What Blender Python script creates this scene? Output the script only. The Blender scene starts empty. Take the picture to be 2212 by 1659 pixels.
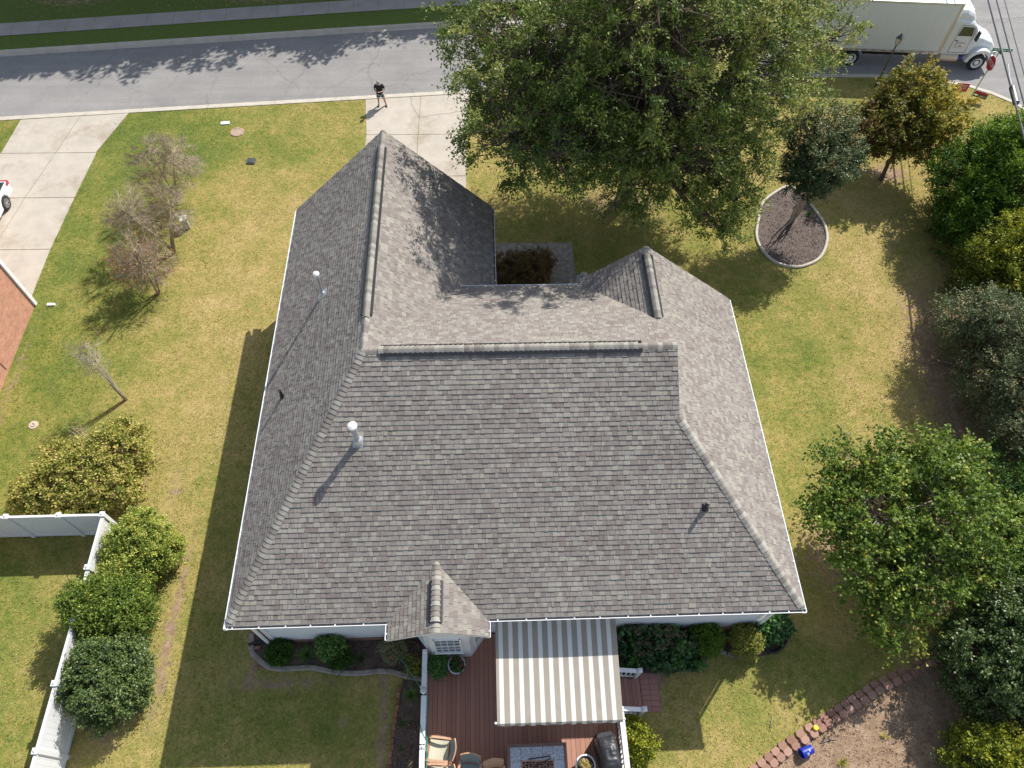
import bpy, math, random
import numpy as np
from mathutils import Vector, Matrix

# ------------------------------------------------------------------ camera, world, sun
SC = bpy.context.scene
cam_d = bpy.data.cameras.new('camera'); cam = bpy.data.objects.new('camera', cam_d)
SC.collection.objects.link(cam); SC.camera = cam
cam_d.sensor_width = 36; cam_d.sensor_fit = 'HORIZONTAL'; cam_d.lens = 36*1576.7/2212
cam_d.clip_start = 0.1; cam_d.clip_end = 2000
_R = Vector((0.99927341, -0.03367355, 0.01785345)); _U = Vector((0.01895625, 0.84548037, 0.53366994)); _F = Vector((0.0330653, 0.53294374, -0.84550438))
cam.matrix_world = Matrix(((_R.x, _U.x, -_F.x, 7.632), (_R.y, _U.y, -_F.y, -5.41), (_R.z, _U.z, -_F.z, 25.344), (0, 0, 0, 1)))
SUN = Vector((0.66, 0.78, 1.0)).normalized()
W = bpy.data.worlds.new('World'); SC.world = W; W.use_nodes = True
wn = W.node_tree.nodes; wl = W.node_tree.links
sky = wn.new('ShaderNodeTexSky'); sky.sky_type = 'NISHITA'; sky.sun_disc = False
sky.sun_elevation = math.asin(SUN.z); sky.sun_rotation = math.atan2(SUN.x, SUN.y)
bg = wn['Background']; bg.inputs['Strength'].default_value = 0.14
hs_ = wn.new('ShaderNodeHueSaturation'); hs_.inputs['Saturation'].default_value = 0.72; wl.new(sky.outputs[0], hs_.inputs['Color']); wl.new(hs_.outputs[0], bg.inputs['Color'])
sd = bpy.data.lights.new('sun', 'SUN'); sd.energy = 4.9; sd.angle = math.radians(0.5); sd.color = (1.0, 0.955, 0.89)
sun = bpy.data.objects.new('sun', sd); SC.collection.objects.link(sun); sun.rotation_euler = SUN.to_track_quat('Z', 'Y').to_euler()
SC.view_settings.view_transform = 'Standard'; SC.view_settings.look = 'None'
SC.view_settings.exposure = 0.38; SC.view_settings.gamma = 1.0
C = SC.collection

# ------------------------------------------------------------------ helpers
def norm(v):
    return v/np.maximum(np.linalg.norm(v, axis=-1, keepdims=True), 1e-9)

class MB:
    def __init__(s): s.v = []; s.f = []; s.m = []; s.t = []
    def face(s, pts, mi=0, tone=0.5):
        n = len(s.v); s.v.extend([tuple(p) for p in pts]); s.f.append(tuple(range(n, n+len(pts)))); s.m.append(mi); s.t.append(tone)
    def mesh(s, vs, fs, mi=0, tone=0.5):
        n = len(s.v); s.v.extend([tuple(p) for p in vs])
        for f in fs: s.f.append(tuple(i+n for i in f)); s.m.append(mi); s.t.append(tone)
    def box(s, lo, hi, mi=0, tone=0.5, rz=0, piv=None):
        x0, y0, z0 = lo; x1, y1, z1 = hi
        vs = [(x0,y0,z0),(x1,y0,z0),(x1,y1,z0),(x0,y1,z0),(x0,y0,z1),(x1,y0,z1),(x1,y1,z1),(x0,y1,z1)]
        if rz:
            px, py = piv or ((x0+x1)/2, (y0+y1)/2); c, sn = math.cos(rz), math.sin(rz)
            vs = [(px+(x-px)*c-(y-py)*sn, py+(x-px)*sn+(y-py)*c, z) for x, y, z in vs]
        s.mesh(vs, [(0,3,2,1),(4,5,6,7),(0,1,5,4),(1,2,6,5),(2,3,7,6),(3,0,4,7)], mi, tone)
    def obox(s, p0, p1, w, h, mi=0, tone=0.5, up=(0,0,1)):
        p0 = Vector(p0); p1 = Vector(p1); d = (p1-p0).normalized(); u = Vector(up)
        sd_ = d.cross(u)
        if sd_.length < 1e-4: sd_ = Vector((1,0,0))
        sd_.normalize(); u = sd_.cross(d).normalized()
        vs = [p+sd_*a*w/2+u*b*h/2 for p in (p0, p1) for a, b in ((-1,-1),(1,-1),(1,1),(-1,1))]
        s.mesh(vs, [(0,1,2,3),(7,6,5,4),(0,4,5,1),(1,5,6,2),(2,6,7,3),(3,7,4,0)], mi, tone)
    def tube(s, pts, rad, n=8, mi=0, tone=0.5, cap=True):
        pts = [Vector(p) for p in pts]
        if not hasattr(rad, '__len__'): rad = [rad]*len(pts)
        rings = []; d0 = (pts[1]-pts[0]).normalized()
        a = d0.orthogonal().normalized()
        for i, p in enumerate(pts):
            d = (pts[min(i+1, len(pts)-1)]-pts[max(i-1, 0)]).normalized()
            a = (a-d*a.dot(d));
            if a.length < 1e-5: a = d.orthogonal()
            a.normalize(); b = d.cross(a)
            rings.append([p+(a*math.cos(2*math.pi*k/n)+b*math.sin(2*math.pi*k/n))*rad[i] for k in range(n)])
        vs = [q for r in rings for q in r]; fs = []
        for i in range(len(pts)-1):
            for k in range(n): fs.append((i*n+k, i*n+(k+1) % n, (i+1)*n+(k+1) % n, (i+1)*n+k))
        if cap:
            fs.append(tuple(range(n))[::-1]); fs.append(tuple((len(pts)-1)*n+k for k in range(n)))
        s.mesh(vs, fs, mi, tone)
    def cyl(s, c, r, h, n=24, mi=0, tone=0.5, r2=None): s.tube([c, (c[0], c[1], c[2]+h)], [r, r if r2 is None else r2], n, mi, tone)
    def lathe(s, c, prof, n=24, mi=0, tone=0.5):
        vs = []; fs = []
        for r, z in prof:
            for k in range(n): vs.append((c[0]+r*math.cos(2*math.pi*k/n), c[1]+r*math.sin(2*math.pi*k/n), c[2]+z))
        for i in range(len(prof)-1):
            for k in range(n): fs.append((i*n+k, i*n+(k+1) % n, (i+1)*n+(k+1) % n, (i+1)*n+k))
        fs.append(tuple(range(n))[::-1]); fs.append(tuple((len(prof)-1)*n+k for k in range(n)))
        s.mesh(vs, fs, mi, tone)
    def prism(s, poly, d, mi=0, tone=0.5):
        n = len(poly); d = Vector(d); a = [Vector(p) for p in poly]; vs = a+[p+d for p in a]
        fs = [tuple(range(n))[::-1], tuple(range(n, 2*n))]+[(i, (i+1) % n, n+(i+1) % n, n+i) for i in range(n)]
        s.mesh(vs, fs, mi, tone)
    def build(s, name, mats, parent=None, smooth=False, tone=False):
        me = bpy.data.meshes.new(name); me.from_pydata(s.v, [], s.f)
        mats = mats if isinstance(mats, (list, tuple)) else [mats]
        for m in mats: me.materials.append(m)
        me.polygons.foreach_set('material_index', s.m)
        if smooth: me.polygons.foreach_set('use_smooth', [True]*len(s.f))
        if tone:
            at = me.attributes.new('tone', 'FLOAT', 'FACE'); at.data.foreach_set('value', s.t)
        me.update()
        return link(name, me, parent)

def link(name, me, parent=None):
    o = bpy.data.objects.new(name, me); C.objects.link(o)
    if parent is not None:
        o.parent = parent
        o.matrix_parent_inverse = Matrix.Translation(-parent_loc(parent)) if parent_loc(parent).length else Matrix()
    return o
def parent_loc(p):
    return Vector(p.location) if p.parent is None else Vector((0, 0, 0))
def tag(o, label=None, cat=None, group=None, kind=None):
    if label: o['label'] = label
    if cat: o['category'] = cat
    if group: o['group'] = group
    if kind: o['kind'] = kind
    return o
def empty(name, loc, label, cat, group=None):
    o = bpy.data.objects.new(name, None); C.objects.link(o); o.location = loc; o.empty_display_size = 0.2
    return tag(o, label, cat, group)
def struct(o): o['kind'] = 'structure'; return o
def bevel(o, w, seg=2):
    m = o.modifiers.new('bevel', 'BEVEL'); m.width = w; m.segments = seg; m.limit_method = 'ANGLE'; m.angle_limit = math.radians(40); return o

# ------------------------------------------------------------------ materials
def _mat(name):
    m = bpy.data.materials.new(name); m.use_nodes = True
    return m, m.node_tree.nodes, m.node_tree.links, m.node_tree.nodes['Principled BSDF']
def ramp(ns, cols, interp='LINEAR'):
    r = ns.new('ShaderNodeValToRGB'); r.color_ramp.interpolation = interp
    el = r.color_ramp.elements
    while len(el) < len(cols): el.new(0.5)
    for e, (p, c) in zip(el, cols): e.position = p; e.color = (*c, 1)
    return r
def noise(ns, ls, scale, detail=4, rough=0.6, vec=None):
    n = ns.new('ShaderNodeTexNoise'); n.inputs['Scale'].default_value = scale; n.inputs['Detail'].default_value = detail; n.inputs['Roughness'].default_value = rough
    if vec is not None: ls.new(vec, n.inputs['Vector'])
    return n
def mix(ns, ls, a, b, fac, mode='MIX'):
    m = ns.new('ShaderNodeMix'); m.data_type = 'RGBA'; m.blend_type = mode
    for s, x in ((0, fac), (6, a), (7, b)):
        if hasattr(x, 'links') or hasattr(x, 'is_linked'): ls.new(x, m.inputs[s])
        elif s == 0: m.inputs[s].default_value = x
        else: m.inputs[s].default_value = (*x, 1)
    return m.outputs[2]
def geo(ns):
    return ns.new('ShaderNodeNewGeometry').outputs['Position']
def mat(name, col, rough=0.6, var=0.12, scale=6, bump=0.0, bscale=40, metal=0.0, fine=0.0, spec=0.5, dirt=None):
    m, ns, ls, b = _mat(name); p = geo(ns)
    n = noise(ns, ls, scale, 5, 0.6, p)
    lo = tuple(max(0, c*(1-var)) for c in col); hi = tuple(min(1, c*(1+var)) for c in col)
    r = ramp(ns, [(0.3, lo), (0.7, hi)]); ls.new(n.outputs[0], r.inputs[0]); out = r.outputs[0]
    if fine:
        n2 = noise(ns, ls, bscale*1.7, 3, 0.7, p); r2 = ramp(ns, [(0.3, (1-fine,)*3), (0.7, (1+fine,)*3)]); ls.new(n2.outputs[0], r2.inputs[0])
        out = mix(ns, ls, out, r2.outputs[0], 1.0, 'MULTIPLY')
    if dirt:
        n3 = noise(ns, ls, dirt[1], 6, 0.7, p); r3 = ramp(ns, [(dirt[2], (0, 0, 0)), (dirt[2]+0.15, (1, 1, 1))]); ls.new(n3.outputs[0], r3.inputs[0])
        out = mix(ns, ls, out, dirt[0], r3.outputs[0])
    ls.new(out, b.inputs['Base Color']); b.inputs['Roughness'].default_value = rough; b.inputs['Metallic'].default_value = metal
    b.inputs['Specular IOR Level'].default_value = spec
    if bump:
        nb = noise(ns, ls, bscale, 4, 0.6, p); bm = ns.new('ShaderNodeBump'); bm.inputs['Strength'].default_value = bump; bm.inputs['Distance'].default_value = 0.02
        ls.new(nb.outputs[0], bm.inputs['Height']); ls.new(bm.outputs[0], b.inputs['Normal'])
    return m
def tone_mat(name, cols, rough=0.6, fine=0.15, fscale=120, transl=0.0, spec=0.4, bump=0.0, weather=False):
    m, ns, ls, b = _mat(name); a = ns.new('ShaderNodeAttribute'); a.attribute_name = 'tone'
    r = ramp(ns, cols); ls.new(a.outputs['Fac'], r.inputs[0]); out = r.outputs[0]
    if fine:
        n2 = noise(ns, ls, fscale, 3, 0.7, geo(ns)); r2 = ramp(ns, [(0.25, (1-fine,)*3), (0.75, (1+fine,)*3)]); ls.new(n2.outputs[0], r2.inputs[0])
        out = mix(ns, ls, out, r2.outputs[0], 1.0, 'MULTIPLY')
        if bump:
            bm = ns.new('ShaderNodeBump'); bm.inputs['Strength'].default_value = bump; bm.inputs['Distance'].default_value = 0.01
            ls.new(n2.outputs[0], bm.inputs['Height']); ls.new(bm.outputs[0], b.inputs['Normal'])
    if weather:
        for sc_, lo_, hi_, mp_ in ((0.35, 0.92, 1.08, None), (1.6, 0.96, 1.04, (1, 1, 1))):
            v_ = geo(ns)
            if mp_: q_ = ns.new('ShaderNodeMapping'); q_.inputs['Scale'].default_value = mp_; ls.new(v_, q_.inputs[0]); v_ = q_.outputs[0]
            n5 = noise(ns, ls, sc_, 5, 0.65, v_); r5 = ramp(ns, [(0.3, (lo_,)*3), (0.7, (hi_,)*3)]); ls.new(n5.outputs[0], r5.inputs[0]); out = mix(ns, ls, out, r5.outputs[0], 1.0, 'MULTIPLY')
    ls.new(out, b.inputs['Base Color']); b.inputs['Roughness'].default_value = rough; b.inputs['Specular IOR Level'].default_value = spec
    if transl:
        t = ns.new('ShaderNodeBsdfTranslucent'); ls.new(out, t.inputs['Color']); mx = ns.new('ShaderNodeMixShader'); mx.inputs[0].default_value = transl
        ls.new(b.outputs[0], mx.inputs[1]); ls.new(t.outputs[0], mx.inputs[2]); ls.new(mx.outputs[0], ns['Material Output'].inputs[0])
    return m
def ctr(c, f): return tuple(x*f for x in c)

M = {}
M['shingle'] = tone_mat('asphalt_shingle', [(0.0, (0.190, 0.158, 0.143)), (0.25, (0.216, 0.188, 0.170)), (0.5, (0.244, 0.220, 0.198)), (0.75, (0.268, 0.247, 0.217)), (1.0, (0.305, 0.287, 0.242))], 0.95, 0.22, 70, spec=0.15, bump=0.35, weather=True)
M['cap'] = tone_mat('ridge_shingle', [(0.0, (0.19, 0.168, 0.15)), (0.5, (0.275, 0.253, 0.222)), (1.0, (0.345, 0.328, 0.285))], 0.95, 0.2, 70, spec=0.15, bump=0.35)
M['butt'] = mat('asphalt_cut_edge', (0.055, 0.050, 0.048), 0.95, 0.2, 20)
M['white'] = mat('white_paint', (0.78, 0.79, 0.80), 0.45, 0.04, 3)
M['vinyl'] = mat('white_vinyl', (0.74, 0.75, 0.76), 0.4, 0.03, 2)
M['black_plastic'] = mat('black_plastic', (0.02, 0.021, 0.023), 0.4, 0.2, 8)
M['rubber'] = mat('tyre_rubber', (0.022, 0.022, 0.024), 0.8, 0.2, 8)
M['galv'] = mat('galvanised_metal', (0.55, 0.57, 0.60), 0.4, 0.12, 12, metal=0.6)
M['bark'] = mat('bark', (0.12, 0.09, 0.065), 0.9, 0.4, 9, 0.5, 25)
M['palebark'] = mat('pale_bark', (0.36, 0.30, 0.25), 0.85, 0.25, 8, 0.3, 30)
M['greybark'] = mat('grey_twigs', (0.36, 0.29, 0.20), 0.85, 0.25, 8)
M['glass'] = mat('window_glass', (0.03, 0.045, 0.04), 0.08, 0.5, 6, spec=0.8)
M['dark'] = mat('dark_void', (0.015, 0.014, 0.013), 0.9)
M['debris'] = mat('gutter_debris', (0.16, 0.14, 0.125), 0.95, 0.5, 14)

def asphalt_mat():
    m, ns, ls, b = _mat('road_asphalt'); p = geo(ns)
    n = noise(ns, ls, 0.5, 5, 0.6, p); r = ramp(ns, [(0.3, (0.235, 0.226, 0.218)), (0.7, (0.285, 0.275, 0.263))]); ls.new(n.outputs[0], r.inputs[0])
    n2 = noise(ns, ls, 38, 3, 0.8, p); r2 = ramp(ns, [(0.3, (0.5,)*3), (0.7, (1.4,)*3)]); ls.new(n2.outputs[0], r2.inputs[0])
    c = mix(ns, ls, r.outputs[0], r2.outputs[0], 1.0, 'MULTIPLY')
    # long faint streaks along the driving direction
    mp = ns.new('ShaderNodeMapping'); mp.inputs['Scale'].default_value = (0.12, 2.2, 1); mp.inputs['Rotation'].default_value = (0, 0, -0.085); ls.new(p, mp.inputs[0])
    n3 = noise(ns, ls, 1.0, 4, 0.6, mp.outputs[0]); r3 = ramp(ns, [(0.35, (0.93,)*3), (0.65, (1.05,)*3)]); ls.new(n3.outputs[0], r3.inputs[0])
    c = mix(ns, ls, c, r3.outputs[0], 1.0, 'MULTIPLY')
    # cracks
    nw = noise(ns, ls, 1.2, 3, 0.6, p); ad = ns.new('ShaderNodeVectorMath'); ad.operation = 'MULTIPLY_ADD'; ls.new(nw.outputs['Color'], ad.inputs[0]); ad.inputs[1].default_value = (1.1, 1.1, 0); ls.new(p, ad.inputs[2])
    vo = ns.new('ShaderNodeTexVoronoi'); vo.feature = 'DISTANCE_TO_EDGE'; vo.inputs['Scale'].default_value = 0.16; ls.new(ad.outputs[0], vo.inputs['Vector'])
    r4 = ramp(ns, [(0.0, (0.72,)*3), (0.002, (1,)*3)]); ls.new(vo.outputs['Distance'], r4.inputs[0])
    c = mix(ns, ls, c, r4.outputs[0], 1.0, 'MULTIPLY')
    ls.new(c, b.inputs['Base Color']); b.inputs['Roughness'].default_value = 0.9; b.inputs['Specular IOR Level'].default_value = 0.25
    return m
M['asphalt'] = asphalt_mat()
M['concrete'] = mat('pale_concrete', (0.44, 0.395, 0.33), 0.9, 0.10, 1.3, 0.15, 30, fine=0.12, dirt=((0.34, 0.285, 0.22), 0.55, 0.52))
M['curb'] = mat('curb_concrete', (0.47, 0.43, 0.36), 0.9, 0.10, 2.0, 0.1, 30, fine=0.10, dirt=((0.38, 0.31, 0.23), 1.6, 0.58))
M['walk'] = mat('sidewalk_concrete', (0.34, 0.31, 0.28), 0.9, 0.14, 1.1, 0.1, 30, fine=0.12)
M['edging'] = mat('weathered_edging_shaded_path', (0.27, 0.24, 0.20), 0.9, 0.35, 5, 0.3, 25, fine=0.2)
M['soil'] = mat('red_soil', (0.23, 0.125, 0.075), 0.95, 0.3, 2.5, 0.6, 22, fine=0.35)
M['mulch'] = mat('bark_mulch', (0.12, 0.085, 0.065), 0.95, 0.35, 3, 0.9, 35, fine=0.6)
M['mulch2'] = mat('brown_mulch', (0.13, 0.10, 0.085), 0.95, 0.35, 4, 0.9, 45, fine=0.65)
M['soilbase'] = mat('ground_soil', (0.2, 0.16, 0.08), 0.95, 0.2, 0.5)

def lawn_mat():
    m, ns, ls, b = _mat('lawn_grass'); p = geo(ns)
    ag = ns.new('ShaderNodeAttribute'); ag.attribute_name = 'green'; ad = ns.new('ShaderNodeAttribute'); ad.attribute_name = 'dirt'
    def mth(op, a, c, clamp=False):
        n = ns.new('ShaderNodeMath'); n.operation = op; n.use_clamp = clamp
        for i, x in enumerate((a, c)):
            if isinstance(x, (int, float)): n.inputs[i].default_value = x
            else: ls.new(x, n.inputs[i])
        return n.outputs[0]
    n1 = noise(ns, ls, 0.55, 5, 0.65, p); n2 = noise(ns, ls, 3.2, 5, 0.7, p); n3 = noise(ns, ls, 26, 4, 0.8, p)
    mp = ns.new('ShaderNodeMapping'); mp.inputs['Scale'].default_value = (1.0, 0.5, 1); mp.inputs['Rotation'].default_value = (0, 0, 0.7); ls.new(p, mp.inputs[0])
    n4 = noise(ns, ls, 60, 3, 0.8, mp.outputs[0])
    g = mth('ADD', mth('MULTIPLY', n1.outputs[0], 1.4), mth('MULTIPLY', n2.outputs[0], 1.1)); g = mth('ADD', g, mth('MULTIPLY', n3.outputs[0], 0.75))
    g = mth('ADD', g, mth('MULTIPLY', ag.outputs['Fac'], 0.9)); g = mth('SUBTRACT', g, 1.32, True)
    r = ramp(ns, [(0.0, (0.49, 0.37, 0.165)), (0.3, (0.39, 0.315, 0.11)), (0.55, (0.275, 0.265, 0.07)), (0.8, (0.18, 0.215, 0.045)), (1.0, (0.13, 0.18, 0.04))]); ls.new(g, r.inputs[0])
    n6 = noise(ns, ls, 8, 4, 0.7, p); r4 = ramp(ns, [(0.30, (0.34,)*3), (0.70, (1.35,)*3)]); ls.new(mix(ns, ls, n4.outputs[0], n6.outputs[0], 0.4), r4.inputs[0])
    c = mix(ns, ls, r.outputs[0], r4.outputs[0], 1.0, 'MULTIPLY')
    rs = ramp(ns, [(0.3, (0.22, 0.145, 0.095)), (0.5, (0.34, 0.235, 0.155)), (0.72, (0.47, 0.35, 0.245))]); nb = noise(ns, ls, 2.2, 6, 0.75, p); ls.new(nb.outputs[0], rs.inputs[0])
    rs2 = mix(ns, ls, rs.outputs[0], r4.outputs[0], 0.8, 'MULTIPLY')
    dm = mth('ADD', ad.outputs['Fac'], mth('MULTIPLY', mth('SUBTRACT', n2.outputs[0], 0.5), 1.6)); dm = mth('ADD', dm, mth('MULTIPLY', mth('SUBTRACT', n3.outputs[0], 0.5), 1.2))
    rd = ramp(ns, [(0.42, (0, 0, 0)), (0.62, (1, 1, 1))]); ls.new(dm, rd.inputs[0])
    c = mix(ns, ls, c, rs2, rd.outputs[0])
    ls.new(c, b.inputs['Base Color']); b.inputs['Roughness'].default_value = 0.95; b.inputs['Specular IOR Level'].default_value = 0.1
    bm = ns.new('ShaderNodeBump'); bm.inputs['Strength'].default_value = 0.55; bm.inputs['Distance'].default_value = 0.03; ls.new(n3.outputs[0], bm.inputs['Height']); ls.new(bm.outputs[0], b.inputs['Normal'])
    return m
M['lawn'] = lawn_mat()

def brick_mat(name, c1, c2, mortar, w=0.2, h=0.075, axis='x'):
    m, ns, ls, b = _mat(name); p = geo(ns); s = ns.new('ShaderNodeSeparateXYZ'); ls.new(p, s.inputs[0]); cb = ns.new('ShaderNodeCombineXYZ')
    ls.new(s.outputs['Y' if axis == 'y' else 'X'], cb.inputs[0]); ls.new(s.outputs['Z'], cb.inputs[1])
    br = ns.new('ShaderNodeTexBrick'); br.inputs['Scale'].default_value = 1; br.inputs['Brick Width'].default_value = w; br.inputs['Row Height'].default_value = h; br.inputs['Mortar Size'].default_value = 0.008
    br.inputs['Color1'].default_value = (*c1, 1); br.inputs['Color2'].default_value = (*c2, 1); br.inputs['Mortar'].default_value = (*mortar, 1); ls.new(cb.outputs[0], br.inputs['Vector'])
    n = noise(ns, ls, 3, 4, 0.6, p); r = ramp(ns, [(0.3, (0.85,)*3), (0.7, (1.15,)*3)]); ls.new(n.outputs[0], r.inputs[0])
    ls.new(mix(ns, ls, br.outputs[0], r.outputs[0], 1.0, 'MULTIPLY'), b.inputs['Base Color']); b.inputs['Roughness'].default_value = 0.9
    bm = ns.new('ShaderNodeBump'); bm.invert = True; bm.inputs['Distance'].default_value = 0.01; ls.new(br.outputs['Fac'], bm.inputs['Height']); ls.new(bm.outputs[0], b.inputs['Normal'])
    return m
M['brick_y'] = brick_mat('orange_brick', (0.50, 0.20, 0.12), (0.58, 0.27, 0.17), (0.55, 0.42, 0.34), axis='y')
M['brick_x'] = brick_mat('foundation_brick', (0.26, 0.12, 0.085), (0.33, 0.17, 0.12), (0.4, 0.35, 0.3))
M['redbrick'] = tone_mat('red_edging_brick', [(0, (0.20, 0.085, 0.055)), (1, (0.34, 0.17, 0.11))], 0.9, 0.25, 40)
M['block'] = tone_mat('red_concrete_block', [(0, (0.25, 0.135, 0.10)), (1, (0.40, 0.245, 0.185))], 0.95, 0.22, 40, bump=0.3)
def siding_mat():
    m, ns, ls, b = _mat('lap_siding'); p = geo(ns); s = ns.new('ShaderNodeSeparateXYZ'); ls.new(p, s.inputs[0])
    w = ns.new('ShaderNodeMath'); w.operation = 'FRACT'; k = ns.new('ShaderNodeMath'); k.operation = 'MULTIPLY'; k.inputs[1].default_value = 8.0; ls.new(s.outputs['Z'], k.inputs[0]); ls.new(k.outputs[0], w.inputs[0])
    r = ramp(ns, [(0.0, (0.45, 0.46, 0.48)), (0.08, (0.72, 0.74, 0.77)), (1, (0.72, 0.74, 0.77))]); ls.new(w.outputs[0], r.inputs[0])
    ls.new(r.outputs[0], b.inputs['Base Color']); b.inputs['Roughness'].default_value = 0.5
    bm = ns.new('ShaderNodeBump'); bm.invert = True; bm.inputs['Distance'].default_value = 0.02; ls.new(w.outputs[0], bm.inputs['Height']); ls.new(bm.outputs[0], b.inputs['Normal'])
    return m
M['siding'] = siding_mat()

# ------------------------------------------------------------------ setting: ground, road, kerbs, pavements
def poly_lin(pts, x):
    return float(np.interp(x, [p[0] for p in pts], [p[1] for p in pts]))
NEAR = [(-120, 18.8), (-17.55, 27.40), (0.0, 28.86), (5.56, 29.31), (20, 30.42), (24, 30.62), (28.0, 30.66), (31.4, 30.58), (33.6, 30.2), (35.0, 29.68), (36.0, 29.08), (36.9, 28.3), (37.6, 27.2), (38.1, 25.8), (38.4, 24.0), (38.5, 20), (38.52, -60)]
FAR = [(-120, 22.8), (-19.6, 33.50), (-0.6, 35.58), (5.2, 36.16), (13, 37.0), (16.5, 37.6), (18.8, 38.8), (20.2, 40.8), (21, 43.5), (21.3, 47), (21.4, 140)]
mb = MB(); mb.face([(-600,-600,-0.16),(600,-600,-0.16),(600,600,-0.16),(-600,600,-0.16)]); struct(mb.build('ground', M['soilbase']))
mb = MB(); mb.face([(-119, 8, -0.1),(60, -119, -0.1),(60, 150, -0.1),(-119, 150, -0.1)]); struct(mb.build('road', M['asphalt']))

def offset_line(pts, d):
    out = []
    for i, p in enumerate(pts):
        a = np.array(pts[max(i-1, 0)], float); b = np.array(pts[min(i+1, len(pts)-1)], float); t = (b-a)/np.linalg.norm(b-a); n = np.array([-t[1], t[0]])
        out.append((p[0]+n[0]*d, p[1]+n[1]*d))
    return out
def resample(pts, step):
    out = []
    for a, b in zip(pts[:-1], pts[1:]):
        L = math.hypot(b[0]-a[0], b[1]-a[1]); n = max(1, int(L/step))
        for k in range(n): out.append((a[0]+(b[0]-a[0])*k/n, a[1]+(b[1]-a[1])*k/n))
    out.append(pts[-1]); return out
def kerb(name, pts, side):
    pts = [p for p in resample(pts, 3.0) if -60 < p[0] < 60 and -40 < p[1] < 80]
    prof = [(0.0, -0.13), (0.0, 0.030), (0.13, 0.030), (0.17, 0.0), (0.21, -0.075), (0.45, -0.085), (0.45, -0.13)]
    mb = MB(); lines = [[(*q, z) for q in offset_line(pts, side*d)] for d, z in prof]
    n = len(pts)
    for i in range(n-1):
        g = 0.012  # expansion joint between the poured lengths
        for k in range(len(prof)-1):
            a, b = lines[k], lines[k+1]
            def lerp(L, t): return tuple(L[i][c]+(L[i+1][c]-L[i][c])*t for c in range(3))
            mb.face([lerp(a, 0), lerp(a, 1-g/3), lerp(b, 1-g/3), lerp(b, 0)])
            if k in (1, 2, 3, 4): mb.face([(*lerp(a, 1-g/3)[:2], -0.12), (*lerp(a, 1)[:2], -0.12), (*lerp(b, 1)[:2], -0.12), (*lerp(b, 1-g/3)[:2], -0.12)], 1)
    return struct(mb.build(name, [M['curb'], M['dark']]))
kerb('kerb', NEAR, 1.0)
kerb('kerb', FAR, -1.0)

BLK = [(14.2,-4.5),(15.81,-3.67),(16.83,-3.07),(17.84,-2.57),(19.42,-1.8),(20.31,-1.37),(21.37,-1.0),(22.66,-0.45),(23.6,-0.1),(27,1.4),(40,5)]
def fields(x, y, near=True):
    def bl(cx, cy, rx, ry, a=1.0): return a*np.exp(-(((x-cx)/rx)**2+((y-cy)/ry)**2))
    g = 0.07+0*x
    if near:
        g = g + 0.42/(1+np.exp((x+7.3)/0.9))                                          # neighbour's greener side
        g += bl(-5, 25.5, 5, 2.5, 0.45)+bl(-3, 20, 2, 6, -0.12)+bl(20, 11, 2.6, 5, 0.2)+bl(22.5, 14, 3.5, 3, 0.14)+bl(18.3, 8, 1.2, 5, 0.14)
        g += bl(1.5, -2.2, 3.2, 1.4, 0.35)+bl(-1.6, 4, 1.2, 9, 0.12)+bl(31, 28, 5, 1.6, 0.2)+bl(17.5, -1.0, 2.5, 1.2, 0.35)+bl(14, 19, 6, 4, 0.25)+bl(25, 15, 1.6, 6, -0.25)
        g += bl(-4, 12, 2.0, 6, -0.10)+bl(13.5, -2.6, 1.8, 1.6, 0.1)
    else: g = g+0.95
    dr = 0*x
    if near:
        yb = np.interp(x, [p[0] for p in BLK], [p[1] for p in BLK]); dr += np.where(x > 13.5, 1.3/(1+np.exp((y-yb+0.05)/0.12)), 0)
        dr += bl(27.2, 8, 2.0, 9, 0.95)+bl(25.5, 1.5, 3, 3, 0.9)+bl(20.5, 3.0, 2.2, 2.2, 0.75)+bl(-3.15, 1.5, 0.22, 4.2, 0.72)+bl(-4.6, -0.6, 1.0, 2.6, 0.7)+bl(-4.1, 6.2, 0.45, 1.4, 0.5)
        dr += bl(1.0, -0.75, 2.8, 0.32, 0.62)+bl(4.1, -2.2, 0.22, 2.5, 0.75)+bl(12.8, -0.6, 0.5, 2.0, 0.62)+bl(13.5, -0.5, 1.8, 0.6, 0.5)+bl(0, 8, 0.5, 9, 0.15)
        dr += bl(14.4, 20.9, 2.6, 1.8, 0.62)+bl(28.2, 22.8, 1.4, 0.9, 0.72)+bl(2.9, -1.95, 0.35, 0.3, 0.6)+bl(-0.25, -0.1, 0.25, 0.6, 0.6)+bl(-11.6, 11, 0.35, 5, 0.5)
    else:
        dr += bl(-5.5, 39.5, 5.0, 1.4, 0.9)+bl(-17, 38.5, 3.5, 1.0, 0.55)
    return g, dr
def lawn(name, xs, ylo, yhi, ny, near=True):
    nx = len(xs); V = np.zeros((nx, ny, 3))
    for i, x in enumerate(xs):
        V[i, :, 0] = x; V[i, :, 1] = np.linspace(ylo(x), yhi(x), ny)
    vs = V.reshape(-1, 3); idx = np.arange(nx*ny).reshape(nx, ny)
    F = np.stack([idx[:-1, :-1], idx[1:, :-1], idx[1:, 1:], idx[:-1, 1:]], -1).reshape(-1, 4)
    me = bpy.data.meshes.new(name); me.from_pydata(vs.tolist(), [], F.tolist()); me.materials.append(M['lawn'])
    x, y = vs[:, 0], vs[:, 1]
    g, dr = fields(x, y, near)
    for nm, arr in (('green', g), ('dirt', dr)):
        a = me.attributes.new(nm, 'FLOAT', 'POINT'); a.data.foreach_set('value', arr.astype(np.float32))
    me.update(); o = link(name, me); return struct(o)
lawn('lawn', np.concatenate([np.linspace(-60, -20, 20), np.arange(-19.8, 38.5, 0.22), [38.51]]), lambda x: -42.0, lambda x: poly_lin(NEAR, x)+0.004, 290)
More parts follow.
